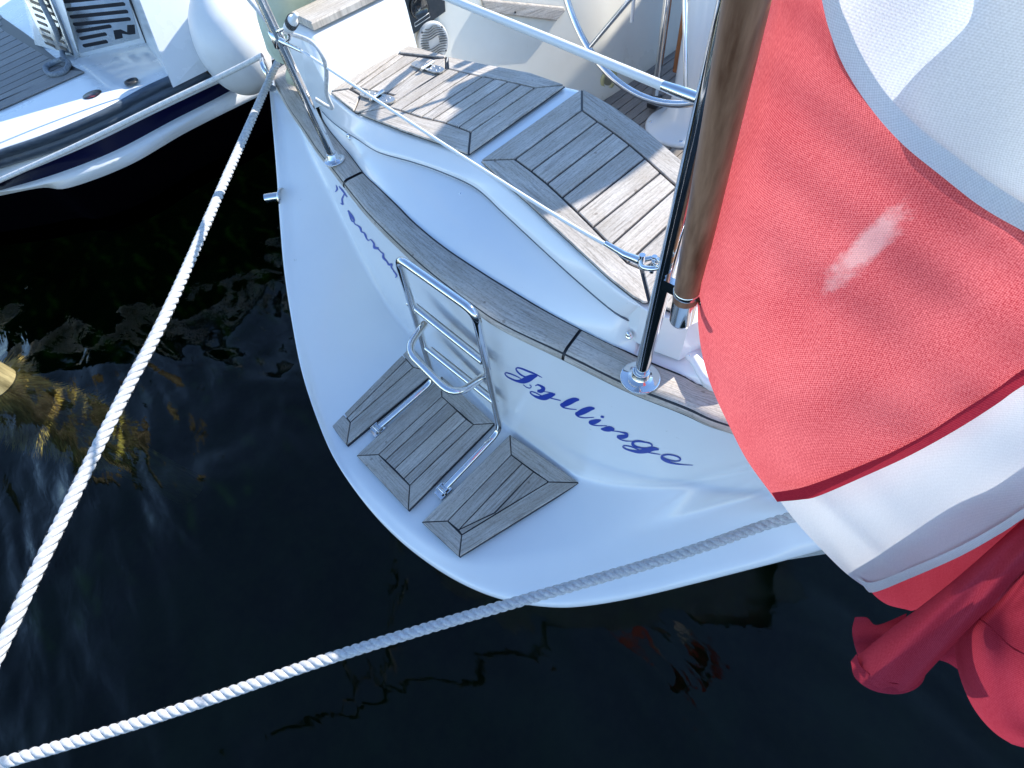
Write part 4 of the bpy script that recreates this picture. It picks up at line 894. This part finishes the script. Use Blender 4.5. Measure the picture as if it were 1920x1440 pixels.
def coons(L, Rr, T, B, n, m):
    L, Rr = resample(L, n), resample(Rr, n); T, B = resample(T, m), resample(B, m)
    o = np.zeros((n, m, 2))
    for i in range(n):
        a = i/(n-1)
        for j in range(m):
            b = j/(m-1)
            o[i, j] = (1-b)*L[i]+b*Rr[i]+(1-a)*T[j]+a*B[j]-((1-a)*(1-b)*L[0]+(1-a)*b*Rr[0]+a*(1-b)*L[-1]+a*b*Rr[-1])
    return o
def patch(name, L, Rr, T, B, depth, m, n=60, k=60, parent=None, label=None, flip=False):
    g_ = coons(L, Rr, T, B, n, k); rows = np.zeros((n, k, 3))
    for i in range(n):
        for j in range(k):
            rows[i, j] = atd(g_[i, j, 0], g_[i, j, 1], depth(i/(n-1), j/(k-1), g_[i, j, 0], g_[i, j, 1]))
    mb = MB(); grid(mb, rows, flip=flip); return mb.build(name, m, parent, label), rows
def roll(b, b0, amp): u = min(b/b0, 1); return amp*(1-math.sqrt(max(0, 1-(1-u)**2)))
LEFT = [(1474, -110), (1437, 0), (1412, 65), (1388, 135), (1362, 220), (1340, 300), (1322, 400), (1312, 490), (1308, 560), (1310, 620), (1320, 680), (1338, 735), (1368, 800), (1402, 865), (1455, 938)]
SEAMC = [(1520, -110), (1541, 0), (1556, 60), (1585, 130), (1634, 205), (1692, 270), (1765, 330), (1840, 388), (1925, 437), (2060, 510)]
HEM = [(1455, 938), (1500, 929), (1560, 907), (1640, 872), (1720, 828), (1800, 778), (1870, 732), (1925, 698), (2060, 620)]
def pdep(x, y, p, n):
    q = on(x, y, p, n); return float(-(R.T@(q-EYE))[2])
FN = V(.12, -1, .2)
def dA(a, b, x, y):
    base = pdep(x, y, V(-.18, .45, 1.5), FN)-.012*math.sin((x-1300)*.008)
    fold = .016*math.exp(-((y-(690+.34*(x-1400)-.00075*(x-1400)**2))/70)**2)-.010*math.exp(-((y-(560+.5*(x-1400)-.0009*(x-1400)**2))/110)**2)      # crease sweeping to the lower hem
    rip = .0025*math.sin((x-1300)*.018+(y)*.011)+.001*math.sin(x*.03-y*.04)
    return base+roll(b, .30, .075)+fold+rip+.02*max(0, (y-820)/120)

frontred, rowsA = patch('red_field', LEFT, SEAMC+[(2060, 620)], [(1474, -110), (1520, -110)], HEM, dA, RED, 100, 90, flag, 'sunlit red cloth nearest the camera')
def dW(a, b, x, y):
    return pdep(x, y, V(-.18, .45, 1.5), FN)-.012*math.sin((x-1300)*.008)+.0025*math.sin((x-1300)*.018+(y)*.011)
patch('white_cross', SEAMC, [(2060, -110), (2090, 200), (2080, 510)], [(1520, -110), (2060, -110)], [(2060, 510), (2080, 510)], dW, WHT, 80, 60, flag)
patch('inner_fold', [(1860, -110), (1848, 0), (1815, 45), (1755, 100), (1712, 148), (1692, 182), (1712, 275), (1765, 325), (1840, 383), (1925, 432), (2060, 505)], [(2090, -110), (2100, 200), (2080, 470)], [(1860, -110), (2090, -110)], [(2060, 505), (2080, 505)], lambda a, b, x, y: dW(0, 0, x, y)+.004, WHT, 50, 30, flag, 'inner white layer seen as shade through the cross')
def strip(name, c1, c2, dep, m, n=70, k=5, off=-.003, label=None):
    A = resample(c1, n); B = resample(c2, n); rows = np.zeros((n, k, 3))
    for i in range(n):
        for j in range(k):
            t = j/(k-1); p = A[i]*(1-t)+B[i]*t; rows[i, j] = atd(p[0], p[1], dep(0, 1, p[0], p[1])+off)
    mb = MB(); grid(mb, rows); return mb.build(name, m, flag, label)
SEAM2 = [(1556, -110), (1573, 0), (1592, 50), (1614, 100), (1656, 168), (1715, 232), (1790, 292), (1862, 345), (1940, 392), (2070, 455)]
strip('seam_band', SEAMC, SEAM2, lambda a, b, x, y: dW(0, 0, x, y)-.004, WHTH, off=-.003)
HEMT = [(1447, 924), (1500, 915), (1559, 895), (1640, 862), (1678, 845), (1740, 812), (1798, 774), (1870, 728), (1920, 692), (2060, 608)]
HEMB = [(1457, 941), (1500, 937), (1535, 930), (1619, 894), (1708, 853), (1798, 803), (1870, 757), (1917, 724), (2060, 640)]
hr = strip('lower_hem', HEMT, HEMB, lambda a, b, x, y: dA(min(1, y/900), 1, x, y), REDD, off=-.004)
# second layer of the fold: white
def dB(a, b, x, y): return pdep(x, y, V(-.18, .50, 1.5), FN)+.004*math.exp(-((x-1520-.75*(y-960))/16)**2)*min(1, a*2)-.003*math.exp(-((x-1560-1.1*(y-960))/14)**2)+.003*math.sin((y-.5*x)*.03)+.004*math.sin(x*.02+y*.03)+.004*math.sin((x-y)*.05)*max(0, 1-b*3)
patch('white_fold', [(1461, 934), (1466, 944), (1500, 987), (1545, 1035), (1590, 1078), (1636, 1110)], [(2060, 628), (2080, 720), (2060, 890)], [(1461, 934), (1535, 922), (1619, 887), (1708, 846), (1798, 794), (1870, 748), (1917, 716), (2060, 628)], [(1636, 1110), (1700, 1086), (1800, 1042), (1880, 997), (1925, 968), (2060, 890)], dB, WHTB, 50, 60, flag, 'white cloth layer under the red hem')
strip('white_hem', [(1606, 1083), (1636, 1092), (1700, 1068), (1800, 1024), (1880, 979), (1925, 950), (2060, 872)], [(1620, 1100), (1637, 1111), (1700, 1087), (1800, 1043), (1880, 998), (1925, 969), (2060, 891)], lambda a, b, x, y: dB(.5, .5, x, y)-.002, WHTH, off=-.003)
# third layers: hanging red folds below
REDL = cloth('red_flag_cloth_shade', (.30, .015, .035), (.50, .07, .10), .3)  # same red cloth darkened, shade of the lower folds put into the colour
def dC(a, b, x, y): return pdep(x, y, V(-.18, .53, 1.5), FN)+.006*math.sin(x*.02)
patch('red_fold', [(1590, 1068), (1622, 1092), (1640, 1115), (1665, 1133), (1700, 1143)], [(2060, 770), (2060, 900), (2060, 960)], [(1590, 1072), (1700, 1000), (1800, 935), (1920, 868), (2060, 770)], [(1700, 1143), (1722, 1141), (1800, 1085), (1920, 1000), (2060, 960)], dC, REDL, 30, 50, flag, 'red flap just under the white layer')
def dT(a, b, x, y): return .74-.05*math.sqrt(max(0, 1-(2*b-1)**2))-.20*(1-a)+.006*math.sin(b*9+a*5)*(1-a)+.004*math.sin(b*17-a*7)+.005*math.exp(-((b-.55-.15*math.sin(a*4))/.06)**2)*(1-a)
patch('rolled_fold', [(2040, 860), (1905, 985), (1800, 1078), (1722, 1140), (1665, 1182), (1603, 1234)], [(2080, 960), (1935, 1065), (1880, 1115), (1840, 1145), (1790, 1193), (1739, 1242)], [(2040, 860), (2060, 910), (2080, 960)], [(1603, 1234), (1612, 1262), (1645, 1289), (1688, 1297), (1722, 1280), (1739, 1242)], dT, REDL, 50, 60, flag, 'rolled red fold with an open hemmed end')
strip('stitched_hem', [(1595, 1240), (1604, 1272), (1640, 1296), (1690, 1301), (1726, 1284), (1741, 1248)], [(1606, 1226), (1616, 1250), (1648, 1273), (1688, 1281), (1716, 1268), (1732, 1240)], lambda a, b, x, y: .744-.05*math.sqrt(max(0, 1-((x-1668)/72)**2))-.004, REDL, off=0)
mb = MB(); q = [atd(x, y, .744-.05*math.sqrt(max(0, 1-((x-1668)/72)**2))-.008) for x, y in ((1607, 1232), (1616, 1252), (1648, 1274), (1688, 1282), (1716, 1270), (1733, 1244))]; tube(mb, q, .0009, 6, N_=30, smooth=True); mb.build('stitching', REDD, flag)
def dE(a, b, x, y): return .77-.02*b+.01*math.sin(y*.08)
patch('fold_ear', [(1603, 1157), (1598, 1180), (1601, 1205), (1610, 1234)], [(1700, 1150), (1690, 1190), (1650, 1240)], [(1603, 1157), (1626, 1158), (1645, 1172), (1700, 1150)], [(1610, 1234), (1630, 1245), (1650, 1240)], dE, REDL, 16, 20, flag)
patch('fold_ear', [(1740, 1180), (1745, 1235)], [(1810, 1180), (1806, 1262)], [(1740, 1180), (1810, 1180)], [(1745, 1235), (1775, 1242), (1806, 1262)], dE, REDL, 12, 16, flag)
patch('fold_back', [(1780, 1110), (1800, 1215)], [(2080, 900), (2090, 1150)], [(1780, 1110), (1930, 1010), (2080, 900)], [(1800, 1215), (1950, 1190), (2090, 1150)], lambda a, b, x, y: .80-.0006*(x-1780)+.01*math.sin(x*.02), REDL, 20, 20, flag)
def dD(a, b, x, y): return .62-.0003*(x-1800)+roll(b, .7, .08)+.015*math.sin(a*5+b*2)+.007*math.sin(a*16-b*9)+.005*math.sin(b*21+a*6)
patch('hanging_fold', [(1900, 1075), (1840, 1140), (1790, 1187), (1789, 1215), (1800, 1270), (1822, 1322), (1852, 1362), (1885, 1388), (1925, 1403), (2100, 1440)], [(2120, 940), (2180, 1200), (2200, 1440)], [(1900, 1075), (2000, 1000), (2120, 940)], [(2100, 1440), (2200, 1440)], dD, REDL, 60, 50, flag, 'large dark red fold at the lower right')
mb = MB(); q = [atd(x, y, dD(.4, (x-1790)/380, x, y)-.012) for x, y in ((1822, 1157), (1845, 1166), (1870, 1190), (1895, 1212), (1925, 1228), (1990, 1250))]; tube(mb, q, .0011, 6, N_=40, smooth=True); mb.build('stitching', REDD, flag)
# lashings of the hoist round the staff, above the frame
for t in (.06, .3, .5):
    mb = MB(); c = stp+sd_*t; a = np.linspace(0, 2*math.pi, 16)
    u = np.cross(sd_, V(1, 0, 0)); u /= np.linalg.norm(u); w2 = np.cross(sd_, u)
    tube(mb, [c+(u*math.cos(k)+w2*math.sin(k))*.0195 for k in a], .0015, 6, caps=False); mb.build('hoist_tie', WIRE, flag)
# ================================================================== PILE IN THE WATER
PC = at(-16, 722, 0); PC[2] = 0
pile = empty('mooring_pile', tuple(PC), 'algae covered wooden mooring pile standing in the dark water at the left edge', 'pile')
PW = vary(mat('wet_pile_wood', rough=.6), 9, (.10, .08, .03), (.40, .33, .16), bs=.6, mapscale=(3, 3, .5))
rr = []
rnd = random.Random(5)
for z in np.linspace(1.2, -1.6, 40):
    a = np.linspace(0, 2*math.pi, 26, endpoint=False); rr.append([V(PC[0]+math.cos(t)*.125*(1+.03*math.sin(3*t+z)), PC[1]+math.sin(t)*.125*(1+.04*math.sin(2*t-z*2)), z) for t in a])
mb = MB(); grid(mb, rr, closed=True, flip=True); mb.add(rr[0], [list(range(26))]); mb.build('pile_shaft', PW, pile)
ALG = vary(mat('brown_algae', rough=.8), 14, (.24, .11, .015), (.66, .42, .10))
mb = MB()
for _ in range(26000):
    z = -.004-.80*rnd.random()**1.5; t = rnd.uniform(0, 6.283); r0 = .12
    b = V(PC[0]+math.cos(t)*r0, PC[1]+math.sin(t)*r0, z); o = V(math.cos(t), math.sin(t), rnd.uniform(-1.3, .1))
    L = rnd.uniform(.02, .11)*(1+.5*math.sin(t*3+z*7)); d = o/np.linalg.norm(o)*L; s_ = np.cross(o, V(rnd.random(), rnd.random(), 1)); s_ = s_/np.linalg.norm(s_)*rnd.uniform(.001, .0032)
    m_ = b+d*.5+V(0, 0, -.008)
    mb.add([b-s_, b+s_, m_+s_*.8, m_-s_*.8, b+d+V(0, 0, -.02)], [[0, 1, 2, 3], [3, 2, 4]])
tag(mb.build('algae', ALG, pile), kind='stuff')
